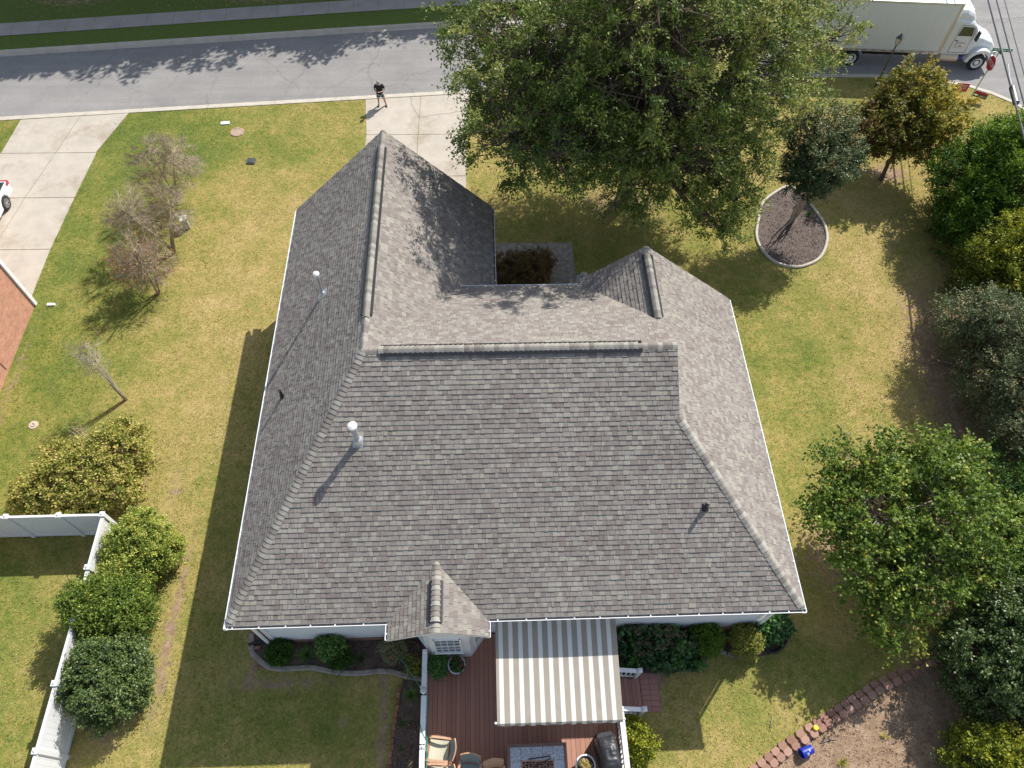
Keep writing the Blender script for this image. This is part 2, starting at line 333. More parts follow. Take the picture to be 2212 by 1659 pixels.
farx = np.arange(-60, 21.2, 0.6)
SW0 = [(-120, 24.2), (-20.03, 34.87), (-0.74, 37.12), (4, 37.62), (16, 38.9), (17, 39.0)]
lawn('verge', farx, lambda x: poly_lin(FAR, x), lambda x: poly_lin(FAR, x)+30, 60, near=False)
# far pavement, poured slabs
mb = MB(); xs = np.arange(-60, 19, 1.5)
for a, b in zip(xs[:-1], xs[1:]):
    b2 = b-0.015
    mb.face([(a, poly_lin(SW0, a), 0.02), (b2, poly_lin(SW0, b2), 0.02), (b2-0.1, poly_lin(SW0, b2)+1.26, 0.02), (a-0.1, poly_lin(SW0, a)+1.26, 0.02)])
struct(mb.build('pavement', M['walk']))

def slabs(name, quads, m, z=0.02, gap=0.014):
    mb = MB()
    allp = [p for q in quads for p in q]
    for q in quads:
        c = np.mean(q, axis=0); ins = []
        for p in q:
            d = np.array(p)-c; L = np.linalg.norm(d); ins.append(tuple(c+d*(1-gap*1.4/L)))
        mb.prism([(p[0], p[1], 0.004) for p in ins], (0, 0, z-0.004))
    o = mb.build(name, m); struct(o); return o
# neighbour's drive: two columns of slabs
def grid_quads(left, mid, right, ys):
    out = []
    f = lambda L, y: (float(np.interp(y, [p[1] for p in L], [p[0] for p in L])), y)
    for y0, y1 in zip(ys[:-1], ys[1:]):
        out.append([f(left, y0), f(mid, y0), f(mid, y1), f(left, y1)])
        out.append([f(mid, y0), f(right, y0), f(right, y1), f(mid, y1)])
    return out
q = grid_quads([(-17.4, 10), (-17.3, 18), (-16.7, 24.7), (-16.55, 27)], [(-14.95, 10), (-14.85, 19.2), (-13.5, 27.6)], [(-12.2, 10), (-12.25, 18.3), (-12.1, 21.7), (-11.9, 24.9), (-11.7, 26.8), (-11.3, 27.6)], [11.5, 15.0, 18.32, 21.66, 24.85])
q += [[(-16.65, 24.85), (-13.95, 24.85), (-13.5, 27.72), (-16.5, 27.46)], [(-13.95, 24.85), (-11.95, 24.85), (-11.05, 27.93), (-13.5, 27.72)]]
slabs('driveway', q, M['concrete'])
q = [[(1.55, 26.05), (4.24, 26.05), (4.28, 29.18), (1.30, 28.94)], [(4.24, 26.05), (6.75, 26.05), (6.95, 29.40), (4.28, 29.18)]]
for y0, y1 in ((22.9, 26.05), (19.6, 22.9), (16.2, 19.6)): q += [[(1.55, y0), (4.24, y0), (4.24, y1), (1.55, y1)], [(4.24, y0), (6.75, y0), (6.75, y1), (4.24, y1)]]
slabs('driveway', q, M['concrete'])
q = [[(6.75, 18.35-1.15), (8.2, 17.2), (8.2, 18.35), (6.75, 18.35)]]+[[(x, 17.2), (x+1.17, 17.2), (x+1.17, 18.35), (x, 18.35)] for x in (8.2, 9.37, 10.54)]+[[(10.54, y), (11.71, y), (11.71, y+1.2), (10.54, y+1.2)] for y in (16.0, 14.8, 13.6, 12.4)]
slabs('path', q, M['edging'])  # darker concrete colour stands in for the shade of the entrance recess
# thin dark cracks in the drive
def crack(name, pts, w=0.018, z=0.0225, m='dark'):
    rng = random.Random(len(pts)); mb = MB(); P = []
    for a, b in zip(pts[:-1], pts[1:]):
        for k in range(5):
            t = k/5; P.append((a[0]+(b[0]-a[0])*t+rng.uniform(-.04, .04), a[1]+(b[1]-a[1])*t+rng.uniform(-.04, .04)))
    P.append(pts[-1]); L = offset_line(P, w/2); R = offset_line(P, -w/2)
    for i in range(len(P)-1): mb.face([(*L[i], z), (*R[i], z), (*R[i+1], z), (*L[i+1], z)])
    struct(mb.build(name, M[m]))
crack('driveway_crack', [(3.75, 29.1), (3.85, 28.3), (4.24, 27.4)]); crack('driveway_crack', [(4.26, 27.4), (5.2, 27.65), (6.8, 27.9)])
crack('road_crack', [(-9.3, 32.9), (-9.1, 32.0), (-9.3, 31.0), (-9.55, 30.2)], 0.02, -0.096, 'debris'); crack('road_crack', [(-1.6, 33.9), (-2.2, 32.5), (-2.4, 31.4), (-2.9, 30.6), (-3.1, 29.4)], 0.025, -0.096, 'debris')
crack('road_crack', [(2.0, 34.6), (1.6, 33.0), (1.2, 31.5), (1.5, 30.8), (1.6, 29.7)], 0.025, -0.096, 'debris'); crack('road_crack', [(37, 35), (39.5, 36.5), (44, 37)], 0.03, -0.096, 'debris')

# ------------------------------------------------------------------ the house
ZE, ZR = 3.959, 7.857
XR, YR, XE, XG, ZG = 4.015, 6.872, 13.238, 13.102, 6.907
MX, MY, MR, MF = 0.971, 0.5672, 0.802, 0.577
house = empty('house', (8, 8, 0), 'single storey white sided house with large grey brown shingle roof', 'house')
rr = random.Random(5)

def clip(poly, a, b, c):                      # keep a*x+b*y+c >= 0
    out = []
    for i in range(len(poly)):
        p, q = poly[i], poly[(i+1) % len(poly)]; dp = a*p[0]+b*p[1]+c; dq = a*q[0]+b*q[1]+c
        if dp >= 0: out.append(p)
        if (dp >= 0) != (dq >= 0):
            t = dp/(dp-dq); out.append((p[0]+(q[0]-p[0])*t, p[1]+(q[1]-p[1])*t))
    return out
def ccw(poly):
    A = sum(p[0]*q[1]-q[0]*p[1] for p, q in zip(poly, poly[1:]+poly[:1])); return poly if A > 0 else poly[::-1]
def plane(name, O, h, m, z0, polys, smin=0.0, smax=None, seed=0, label=None):
    """lay tabs of laminated shingle, course over course, on one roof slope"""
    rng = random.Random(seed); k = math.sqrt(1+m*m); h = Vector((*h, 0)); u = Vector((-h.y, h.x, 0))*-1
    sd_ = (h+Vector((0, 0, m)))/k; nn = u.cross(sd_)
    if nn.z < 0: nn = -nn
    O = Vector((*O, z0))
    def to(p): d = Vector((p[0], p[1], 0))-Vector((O.x, O.y, 0)); return (d.dot(u), d.dot(h)*k)
    def P3(uv, off): return O+u*uv[0]+sd_*uv[1]+nn*off
    pu = [ccw([to(p) for p in q]) for q in polys]
    us = [p[0] for q in pu for p in q]; ss = [p[1] for q in pu for p in q]
    EXP = 0.1435; mb = MB(); s = smin; row = 0
    while s < max(ss)-0.01:
        x = min(us)-rng.random()*0.4; wav = rng.uniform(-0.002, 0.002)
        while x < max(us):
            w = rng.choice((0.08, 0.10, 0.12, 0.14, 0.15, 0.17, 0.19, 0.22)); thick = rng.random() < 0.55
            hh = 0.026 if thick else 0.014
            low = s-(0.0035 if thick else 0)+wav; top = s+EXP+0.004
            r = rng.random(); tone = (rng.uniform(0.05, 0.22) if r < 0.14 else rng.uniform(0.22, 0.45) if r < 0.42 else rng.uniform(0.45, 0.72) if r < 0.78 else rng.uniform(0.75, 1.0))
            if thick: sk = rng.uniform(-0.008, 0.008)
            else: sk = 0
            rect = [(x+0.003, low), (x+w-0.003, low), (x+w+sk-0.002, top), (x+sk+0.002, top)]
            for q in pu:
                c = rect
                for i in range(len(q)):
                    p0, p1 = q[i], q[(i+1) % len(q)]; a, b = -(p1[1]-p0[1]), (p1[0]-p0[0]); c = clip(c, a, b, -(a*p0[0]+b*p0[1]))
                    if len(c) < 3: break
                if len(c) < 3: continue
                off = [(0.010 if thick else 0.003)+0.017*max(0, min(1, (top-p[1])/(top-low))) for p in c]
                mb.face([P3(p, o) for p, o in zip(c, off)], 0, tone)
                for i in range(len(c)):
                    j = (i+1) % len(c)
                    if off[i] > 0.004 or off[j] > 0.004: mb.face([P3(c[i], off[i]), P3(c[i], -0.004), P3(c[j], -0.004), P3(c[j], off[j])], 1, tone*0.6)
            x += w
        s += EXP; row += 1
    # clear gaps: decking slab under the shingles
    o = mb.build(name, [M['shingle'], M['butt']], house, tone=True)
    if label: o['label'] = label
    db = MB()
    for q in polys:
        z = lambda p: z0+m*((Vector((p[0], p[1], 0))-Vector((O.x, O.y, 0))).dot(h))
        pl = ccw(list(q)); vs = [(p[0], p[1], z(p)-0.008) for p in pl]+[(p[0], p[1], z(p)-0.14) for p in pl]; n = len(pl)
        db.mesh(vs, [tuple(range(n))], 1); db.mesh(vs, [tuple(range(n, 2*n))[::-1]]+[(i+n, (i+1) % n+n, (i+1) % n, i) for i in range(n)])
    d = db.build('roof_deck', [M['white'], M['butt']], house)
    return o
g_ = 0.095
plane('roof_slope', (0, 0), (1, 0), MX, ZE, [[(g_, 0.12), (XR, YR), (XR, 16.55), (g_, 16.55)]], g_*1.39, seed=1)
plane('roof_slope', (0, 0), (0, 1), MY, ZE, [[(0.06, g_), (XE, g_), (XE, YR), (XR, YR)], [(XE, g_), (16.73, g_), (XE, 5.03)]], g_*1.15, seed=2)
plane('roof_slope', (8.03, 0), (-1, 0), MX, ZE, [[(XR, 11.411), (7.93, 11.411), (7.93, 16.55), (XR, 16.55)], [(XR, YR), (6.713, 11.411), (XR, 11.411)], [(6.713, 10.9), (7.93, 10.9), (7.93, 11.411), (6.713, 11.411)]], g_*1.39, seed=3)
plane('roof_slope', (0, 11.411), (0, -1), MF, 5.237, [[(XR, YR), (XG, YR), (XG, 8.518), (11.0, 11.33), (6.67, 11.33)], [(XG, YR), (XE, YR), (XE, 8.687), (XG, 8.518)]], 0.085*1.15, seed=4)
plane('roof_slope', (16.794, 0), (-1, 0), MR, ZE, [[(16.70, 0.12), (16.70, 11.645), (XE, 11.645), (XE, 5.03)], [(XE, 8.687), (XE, 11.645), (XG, 11.645), (XG, 8.518)]], g_*1.28, seed=5)
plane('roof_slope', (9.428, 0), (1, 0), MR, ZE, [[(XG, 8.518), (XG, 11.645), (10.94, 11.645), (10.94, 11.411)], [(9.43, 11.411), (10.94, 11.411), (10.94, 11.645), (9.43, 11.645)]], seed=6)
plane('porch_roof_slope', (9.83, 0), (1, 0), 0.80, 3.96, [[(9.83, 11.5), (11.2, 11.5), (11.2, 12.15), (9.83, 12.15)]], seed=7)
plane('porch_roof_slope', (12.57, 0), (-1, 0), 0.80, 3.96, [[(12.57, 11.5), (12.57, 12.15), (11.2, 12.15), (11.2, 11.5)]], seed=8)
plane('bay_roof_slope', (4.59, 0), (1, 0), 0.585, 3.96, [[(6.06, 1.51), (4.66, 0.02), (4.66, -0.43), (6.06, -0.45)]], 0.07, seed=9)
plane('bay_roof_slope', (7.58, 0), (-1, 0), 0.566, 3.96, [[(6.06, 1.51), (7.52, 0.02), (7.52, -0.41), (6.06, -0.45)]], 0.06, seed=10)

def caps(p0, p1, a, b, seed, vent=None, start=0.0, wide=0.155, name='ridge_cap'):
    """bent cap shingles from the low end p0 to the high end p1; a and b run down the two slopes"""
    rng = random.Random(seed); p0 = Vector(p0); p1 = Vector(p1); d = p1-p0; L = d.length; d.normalize(); a = Vector(a); a = (a-d*a.dot(d)).normalized(); b = Vector(b); b = (b-d*b.dot(d)).normalized(); up = -(a+b).normalized()
    na = a.cross(d); na = na if na.z > 0 else -na; nb_ = b.cross(d); nb_ = nb_ if nb_.z > 0 else -nb_
    mb = MB(); t = 0; ex = 0.146
    while t < L-0.02:
        e = min(t+ex+0.01, L+0.04); base = 0.0
        if vent and vent[0] < t < vent[1]: base = 0.048
        tone = rng.random(); r = []
        for tt, lift in ((t, 0.024), (e, 0.006)):
            o = p0+d*tt+up*(0.012+lift+base*1.0); wv = wide*(1 if tt == t else 0.985)
            r.append([o+a*wv+na*0.004, o+a*wv*0.5+na*0.010, o+up*0.010+a*0.03, o+up*0.010+b*0.03, o+b*wv*0.5+nb_*0.010, o+b*wv+nb_*0.004])
        lowp = [p-up*(0.022) for p in r[0]]
        for k in range(5):
            mb.face([r[0][k], r[0][k+1], r[1][k+1], r[1][k]], 0, tone); mb.face([lowp[k], lowp[k+1], r[0][k+1], r[0][k]], 1, tone*0.5)
        for k in (0, 5):
            mb.face([r[0][k], r[1][k], r[1][k]-up*0.03, lowp[k]], 0, tone*0.5)
        t += ex
    o = mb.build(name, [M['cap'], M['butt']], house, tone=True)
    if vent:
        vb = MB()
        for s_, dv, nv in ((a, a, na), (b, b, nb_)):
            q0 = p0+d*vent[0]+up*0.01+dv*0.148; q1 = p0+d*vent[1]+up*0.01+dv*0.148
            vb.obox(q0+nv*0.036, q1+nv*0.036, 0.095, 0.056, up=nv)
        vb.build('ridge_vent', M['black_plastic'], house)
    return o
sl = lambda hx, hy, m: (hx, hy, -m)   # downhill direction
caps((XR, 16.55, ZR), (XR, YR, ZR), sl(-1, 0, MX), sl(1, 0, MX), 21, vent=(0.85, 8.35))
caps((XE, YR, ZR), (XR, YR, ZR), sl(0, -1, MY), sl(0, 1, MF), 22, vent=(1.05, 8.7))
caps((0.12, 0.2, ZE+0.11), (XR, YR, ZR), sl(-1, 0, MX), sl(0, -1, MY), 23, name='hip_cap')
caps((16.66, 0.17, ZE+0.10), (XE, 5.03, ZE+MY*5.03), sl(1, 0, MR), sl(0, -1, MY), 24, name='hip_cap')
caps((XG, 11.645, ZG), (XG, 8.5, ZG), sl(-1, 0, MR), sl(1, 0, MR), 25, vent=(0.35, 2.95))
caps((11.2, 12.15, 5.055), (11.2, 11.5, 5.055), sl(-1, 0, .8), sl(1, 0, .8), 26)
caps((6.06, -0.46, 4.82), (6.06, 1.55, 4.82), sl(-1, 0, .585), sl(1, 0, .566), 27, vent=(0.28, 1.45))

def gutter(p0, p1, out, lip=0.100):
    p0 = Vector(p0); p1 = Vector(p1); d = (p1-p0); L = d.length; d.normalize(); o = Vector((*out, 0)); z = Vector((0, 0, 1)); mb = MB()
    prof = [(0.0, 0.0), (0.0, -0.105), (0.075, -0.105), (0.11, -0.05), (0.118, 0.006), (lip, 0.006), (lip-0.002, -0.012), (0.098, -0.045), (0.068, -0.090), (0.012, -0.09), (0.012, 0.0)]
    pl = [p0+o*x+z*y for x, y in prof]; mb.prism(pl, d*L, 0)
    mb.face([p0+o*0.012-z*0.055, p0+o*0.095-z*0.055, p1+o*0.095-z*0.055, p1+o*0.012-z*0.055], 1)
    for q in (p0, p1): mb.obox(q+o*0.0-z*0.05-d*0.001, q+o*0.112-z*0.05-d*0.001, 0.008, 0.11)
    rng = random.Random(int(L*100)); t = 0.25
    while t < L-0.1:
        q = p0+d*t; mb.obox(q-o*0.015+z*0.006, q+o*0.112+z*0.006, 0.034, 0.008); t += rng.uniform(0.55, 0.82)
    return mb.build('gutter', [M['white'], M['debris']], house)
eo = 0.0  # outer lips sit on the fitted eave lines
gutter((0.118, 0.0, ZE+0.03), (0.118, 16.5, ZE+0.03), (-1, 0), 0.045)
gutter((0.0, 0.118, ZE+0.03), (4.62, 0.118, ZE+0.03), (0, -1)); gutter((7.54, 0.118, ZE+0.03), (16.794, 0.118, ZE+0.03), (0, -1))
gutter((4.70, 0.0, ZE+0.03), (4.70, -0.42, ZE+0.03), (-1, 0)); gutter((7.46, 0.0, ZE+0.03), (7.46, -0.42, ZE+0.03), (1, 0))
gutter((16.676, 0.0, ZE+0.03), (16.676, 11.6, ZE+0.03), (1, 0)); gutter((7.91, 11.0, ZE+0.03), (7.91, 16.5, ZE+0.03), (1, 0))
gutter((6.72, 11.30, 5.27), (10.95, 11.30, 5.27), (0, 1))

# walls
wb = MB(); S0 = 0.32
def wallbox(x0, y0, x1, y1, top): wb.box((x0, y0, S0), (x1, y1, top), 0); wb.box((x0-0.02, y0-0.02, -0.1), (x1+0.02, y1+0.02, S0), 1)
wallbox(0.45, 0.55, 16.3, 10.95, 3.74); wallbox(0.452, 10.96, 7.6, 16.1, 3.742); wallbox(9.7, 10.96, 16.298, 11.25, 3.744); wb.box((7.61, 10.5, 3.70), (9.69, 10.96, 5.0), 0)
wb.prism([(0.46, 15.98, 3.743), (7.59, 15.98, 3.743), (XR, 15.98, 7.3)], (0, 0.11, 0), 0)
wb.prism([(9.8, 11.15, 3.745), (16.28, 11.15, 3.745), (XG, 11.15, 6.5)], (0, 0.09, 0), 0)
wb.prism([(XE-0.05, 5.06, 6.75), (XE-0.05, 8.66, 6.75), (XE-0.05, YR, 7.80)], (0.045, 0, 0), 0)
wb.build('wall', [M['siding'], M['brick_x']], house)
sf = MB()
for lo, hi in (((0.12, 0.12), (0.47, 16.5)), ((0.48, 0.12), (16.67, 0.57)), ((16.28, 0.58), (16.67, 11.6)), ((7.58, 11.3), (7.92, 16.5)), ((6.9, 11.0), (10.8, 11.29))):
    zz = 3.75 if hi[1] != 11.29 else 5.03
    sf.box((*lo, zz-0.025), (*hi, zz))
sf.build('soffit', M['white'], house)
for x, y in ((0.43, 0.53), (16.32, 0.53), (0.43, 16.12), (7.62, 16.12)): ct = MB(); ct.box((x-0.07, y-0.03, 0.3), (x+0.07, y+0.07, 3.73)); ct.build('corner_trim', M['white'], house)
gd = MB(); gd.box((1.2, 16.10, 0.0), (6.4, 16.14, 2.2)); [gd.box((1.25, 16.14, 0.05+k*0.54), (6.35, 16.155, 0.54+k*0.54)) for k in range(4)]; gd.build('garage_door', M['white'], house)
ds = MB(); ds.obox((0.33, 0.40, 0.15), (0.33, 0.40, 3.70), 0.08, 0.06); ds.obox((0.33, 0.40, 3.6), (0.2, 0.1, 3.88), 0.08, 0.06); ds.build('downspout', M['white'], house)
ds = MB(); ds.obox((16.42, 0.44, 0.15), (16.42, 0.44, 3.70), 0.08, 0.06); ds.obox((16.42, 0.44, 3.6), (16.55, 0.1, 3.88), 0.08, 0.06); ds.build('downspout', M['white'], house)

# bay: faceted wall with a window in each face
bay = MB(); Z0, Z1 = 0.5, 4.05
bp = [(5.12, 0.56), (5.72, -0.20), (6.93, -0.20), (7.5, 0.56)]
bay.prism([(*p, 0.0) for p in bp], (0, 0, Z1)); bayo = bay.build('bay', M['white'], house)
def window(p0, p1, z0, z1, parent):
    p0 = Vector((*p0, 0)); p1 = Vector((*p1, 0)); d = (p1-p0).normalized(); n = Vector((d.y, -d.x, 0)); L = (p1-p0).length
    fr = MB()
    def bar(a, b, c, e, out, w=0.06): fr.obox(p0+d*a+n*out+Vector((0, 0, b)), p0+d*c+n*out+Vector((0, 0, e)), w, 0.05, up=n)
    for z in (z0, (z0+z1)/2, z1): bar(0, z, L, z, 0.025)
    for t in (0.0, L): bar(t, z0-0.03, t, z1+0.03, 0.027)
    for k in range(1, 4): bar(L*k/4, z0, L*k/4, z1, 0.012, 0.02)
    for z in ((z0*3+z1)/4, (z0+z1*3)/4): bar(0, z, L, z, 0.013, 0.02)
    bar(-0.07, z0-0.06, L+0.07, z0-0.06, 0.05, 0.05)
    w = fr.build('window', M['white'], house)
    g = MB(); g.face([p0+n*0.006+Vector((0, 0, z0)), p1+n*0.006+Vector((0, 0, z0)), p1+n*0.006+Vector((0, 0, z1)), p0+n*0.006+Vector((0, 0, z1))]); g.build('pane', M['glass'], w)
window((5.86, -0.20), (6.66, -0.20), 1.35, 2.95, house)
window((5.27, 0.37), (5.57, -0.01), 1.55, 2.95, house); window((7.06, -0.03), (7.36, 0.37), 1.55, 2.95, house)

# roof pipes
def vent(base, h, r, capr, mt, cap_mt, slope, label, boot):
    x, y, z = base; b = MB(); b.cyl((x, y, z-0.15), r, h+0.15, 16); p = b.build('vent_pipe', mt, house, smooth=False); p['label'] = label
    c = MB()
    if capr: c.lathe((x, y, z+h), [(r*1.1, -0.10), (r*1.25, -0.10), (r*1.25, -0.03), (capr, 0.0), (capr, 0.035), (capr*0.55, 0.075), (0.01, 0.085)], 20); c.build('vent_cap', cap_mt, p)
    f = MB(); f.lathe((x, y, z), [(r*1.9, -0.14), (r*1.7, 0.06), (r*1.15, 0.17), (r*1.1, 0.17)], 18)
    sx, sy = slope; k = boot; pts = []
    for dx, dy in ((-k, -k), (k, -k), (k, k), (-k, k)): pts.append((x+dx, y+dy, z+sx*dx+sy*dy+0.022))
    f.prism(pts, (0, 0, 0.012)); f.build('flashing', M['galv'] if capr else M['black_plastic'], p)
vent((2.12, 10.47, 6.02), 1.05, 0.062, 0.105, M['galv'], M['white'], (MX, 0), 'tall galvanised flue pipe with flat white cap', 0.17)
vent((3.85, 4.56, 6.54), 0.95, 0.085, 0.135, M['galv'], M['white'], (0, MY), 'galvanised flue pipe with flat cap and square flashing', 0.15)
vent((0.95, 7.15, 4.88), 0.42, 0.05, 0, M['black_plastic'], M['black_plastic'], (MX, 0), 'short black plumbing vent low on the left slope', 0.085)
vent((13.90, 2.70, 5.49), 0.42, 0.058, 0, M['black_plastic'], M['black_plastic'], (0, MY), 'short black plumbing vent near the right hip', 0.095)

def copy_thing(root, loc, rz=0.0, label=None, group=None):
    r = root.copy(); C.objects.link(r); r.location = loc; r.rotation_euler = (0, 0, rz)
    if label: r['label'] = label
    if group: r['group'] = group
    for ch in list(root.children):
        c = ch.copy(); C.objects.link(c); c.parent = r
        for g in list(ch.children):
            d = g.copy(); C.objects.link(d); d.parent = c
    return r

# ------------------------------------------------------------------ deck, awning and what stands on it
M['deckboard'] = tone_mat('red_brown_decking', [(0, (0.33, 0.165, 0.115)), (1, (0.41, 0.21, 0.15))], 0.75, 0.10, 18)
M['tread'] = tone_mat('red_brown_tread', [(0, (0.33, 0.165, 0.135)), (1, (0.38, 0.195, 0.16))], 0.75, 0.10, 18)
DZ = 0.5
deck = empty('deck', (8.5, -2.5, 0), 'red brown board deck with white railings at the back of the house', 'deck')
mb = MB(); x = 5.42; rg = random.Random(3)
while x < 11.5:
    ytop = 0.5
    mb.box((x, -5.6, DZ-0.03), (x+0.139, ytop, DZ), 0, rg.random()); x += 0.147
mb.build('deck_board', M['deckboard'], deck, tone=True)
mb = MB(); mb.box((5.42, -5.6, 0.05), (11.52, 0.4, DZ-0.032)); mb.build('deck_frame', M['dark'], deck)
mb = MB(); mb.box((5.40, -5.61, 0.15), (5.418, -0.1, DZ+0.002)); mb.build('fascia_board', M['deckboard'], deck)
mb = MB(); mb.box((11.522, -5.61, 0.15), (11.54, 0.4, DZ+0.002)); mb.build('fascia_board', M['deckboard'], deck)
def railing(p0, p1, zt=1.45, zb=DZ+0.08, drop=0.0, w=0.15, nb=None):
    p0 = Vector((*p0, 0)); p1 = Vector((*p1, 0)); L = (p1-p0).length; mb = MB()
    za = lambda t: zt-drop*t
    mb.obox((p0.x, p0.y, za(0)), (p1.x, p1.y, za(1)), w, 0.04); mb.obox((p0.x, p0.y, za(0)-0.05), (p1.x, p1.y, za(1)-0.05), 0.05, 0.06)
    mb.obox((p0.x, p0.y, zb), (p1.x, p1.y, zb-drop), 0.05, 0.07)
    n = int(L/0.135)
    for k in range(1, n):
        q = p0+(p1-p0)*k/n; mb.obox((q.x, q.y, zb-drop*k/n), (q.x, q.y, za(k/n)-0.05), 0.036, 0.036, up=(1, 0, 0))
    return mb.build('railing', M['vinyl'], deck)
def post(x, y, z0, z1, w=0.11):
    mb = MB(); mb.box((x-w/2, y-w/2, z0), (x+w/2, y+w/2, z1)); mb.box((x-w*0.68, y-w*0.68, z1), (x+w*0.68, y+w*0.68, z1+0.03)); mb.lathe((x, y, z1+0.03), [(w*0.6, 0), (w*0.25, 0.035), (0.005, 0.045)], 4)
    return mb.build('railing_post', M['vinyl'], deck)
railing((5.50, -0.30), (5.50, -2.86)); railing((5.50, -2.95), (5.52, -5.5)); railing((11.48, -2.12), (11.50, -5.5)); railing((11.48, 0.3), (11.48, -0.86))
for x, y in ((5.5, -0.22), (5.5, -1.42), (5.5, -2.9), (11.48, -0.92), (11.48, -2.06), (5.5, -5.5), (11.5, -5.5)): post(x, y, 0.1, 1.44)
railing((11.55, -0.92), (12.2, -0.92), 1.36, 0.5, 0.30, 0.13); railing((11.55, -2.04), (12.2, -2.04), 1.36, 0.5, 0.30, 0.13)
post(12.26, -0.92, 0, 1.12); post(12.26, -2.04, 0, 1.12)
mb = MB()
for k in range(6):
    zz = 0.335 if k < 3 else 0.17; mb.box((11.56+k*0.137, -1.97, zz-0.03), (11.56+k*0.137+0.13, -0.98, zz), 0, rg.random())
mb.build('stair_tread', M['tread'], deck, tone=True)
mb = MB(); mb.box((11.56, -1.96, 0), (11.95, -0.99, 0.30)); mb.box((11.96, -1.96, 0), (12.36, -0.99, 0.135)); mb.build('stair_riser', M['dark'], deck)
pv = MB()
for i in range(2):
    for j in range(7):
        pv.box((12.42+i*0.285, -1.98+j*0.168, -0.02), (12.42+i*0.285+0.277, -1.98+j*0.168+0.161, 0.045), 0, rg.random())
o = pv.build('paver_pad', M['tread'], tone=True); struct(o); o['label'] = 'patch of red brown rectangular pavers at the foot of the deck steps'

def fabric_mat():
    m, ns, ls, b = _mat('striped_awning_canvas'); p = geo(ns); s = ns.new('ShaderNodeSeparateXYZ'); ls.new(p, s.inputs[0])
    a = ns.new('ShaderNodeMath'); a.operation = 'MULTIPLY_ADD'; a.inputs[1].default_value = 1/0.2925; a.inputs[2].default_value = -(7.72-0.085)/0.2925; ls.new(s.outputs[0], a.inputs[0])
    f = ns.new('ShaderNodeMath'); f.operation = 'FRACT'; ls.new(a.outputs[0], f.inputs[0])
    r = ramp(ns, [(0.0, (0.35, 0.315, 0.255)), (0.02, (0.30, 0.27, 0.23)), (0.04, (0.35, 0.315, 0.255)), (0.54, (0.35, 0.315, 0.255)), (0.545, (0.28, 0.25, 0.21)), (0.565, (0.70, 0.69, 0.655)), (0.98, (0.70, 0.69, 0.655))], 'CONSTANT'); ls.new(f.outputs[0], r.inputs[0])
    n = noise(ns, ls, 2.0, 4, 0.6, p); r2 = ramp(ns, [(0.3, (0.94,)*3), (0.7, (1.04,)*3)]); ls.new(n.outputs[0], r2.inputs[0]); c = mix(ns, ls, r.outputs[0], r2.outputs[0], 1.0, 'MULTIPLY')
    ls.new(c, b.inputs['Base Color']); b.inputs['Roughness'].default_value = 0.9; b.inputs['Specular IOR Level'].default_value = 0.1
    t = ns.new('ShaderNodeBsdfTranslucent'); ls.new(c, t.inputs[0]); mx = ns.new('ShaderNodeMixShader'); mx.inputs[0].default_value = 0.06; ls.new(b.outputs[0], mx.inputs[1]); ls.new(t.outputs[0], mx.inputs[2]); ls.new(mx.outputs[0], ns['Material Output'].inputs[0])
    return m
M['canvas'] = fabric_mat()
aw = empty('awning', (9.5, -1.0, 2.8), 'taupe and cream striped canvas awning stretched out over the deck', 'awning')
mb = MB(); nx, ny = 60, 24; AX0, AX1, AY0, AY1, AZ0, AZ1 = 7.715, 11.315, 0.5, -2.46, 3.25, 2.66
vs = []
for top in (0, 1):
    for j in range(ny+1):
        for i in range(nx+1):
            u, v = i/nx, j/ny; sag = -0.045*math.sin(math.pi*v)*(0.6+0.4*math.sin(math.pi*u)); rip = 0.0
            for c in (0.16, 0.49, 0.82): rip += 0.004*math.exp(-((u-c)/0.012)**2)*math.sin(v*190)*(1 if 0.25 < v < 0.92 else 0)
            vs.append((AX0+(AX1-AX0)*u, AY0+(AY1-AY0)*v, AZ0+(AZ1-AZ0)*v+sag+rip-(0.006 if top else 0)))
fs = []
K = (nx+1)*(ny+1)
for j in range(ny):
    for i in range(nx):
        a = j*(nx+1)+i; fs.append((a, a+nx+1, a+nx+2, a+1)); fs.append((K+a, K+a+1, K+a+nx+2, K+a+nx+1))
mb.mesh(vs, fs)
n2 = 144; vv = []
for i in range(n2+1):
    u = i/n2; x = AX0+(AX1-AX0)*u; dp = 0.13+0.035*abs(math.sin(math.pi*u*12.3)); wv = 0.012*math.sin(u*60)
    vv += [(x, AY1+0.0, AZ1+0.012), (x, AY1-0.05, AZ1+0.004), (x, AY1-0.10+wv, AZ1-dp)]
mb.mesh(vv, [(3*i+j, 3*i+1+j, 3*i+4+j, 3*i+3+j) for i in range(n2) for j in (0, 1)])
mb.build('awning_fabric', M['canvas'], aw, smooth=False)
mb = MB(); mb.tube([(AX0-0.07, AY1-0.03, AZ1-0.035), (AX1+0.07, AY1-0.03, AZ1-0.035)], 0.034, 10); mb.build('front_bar', M['vinyl'], aw)
mb = MB(); mb.box((AX0-0.05, 0.36, 3.1), (AX1+0.05, 0.54, 3.34)); mb.build('cassette', M['vinyl'], aw)
for xx, kx in ((AX0+0.35, 0.9), (AX1-0.35, -0.9)):
    mb = MB(); mb.obox((xx, 0.36, 3.06), (xx+kx, -1.1, 2.70), 0.05, 0.08); mb.obox((xx+kx, -1.1, 2.70), (xx, AY1+0.03, AZ1-0.12), 0.05, 0.07); mb.build('folding_arm', M['vinyl'], aw)

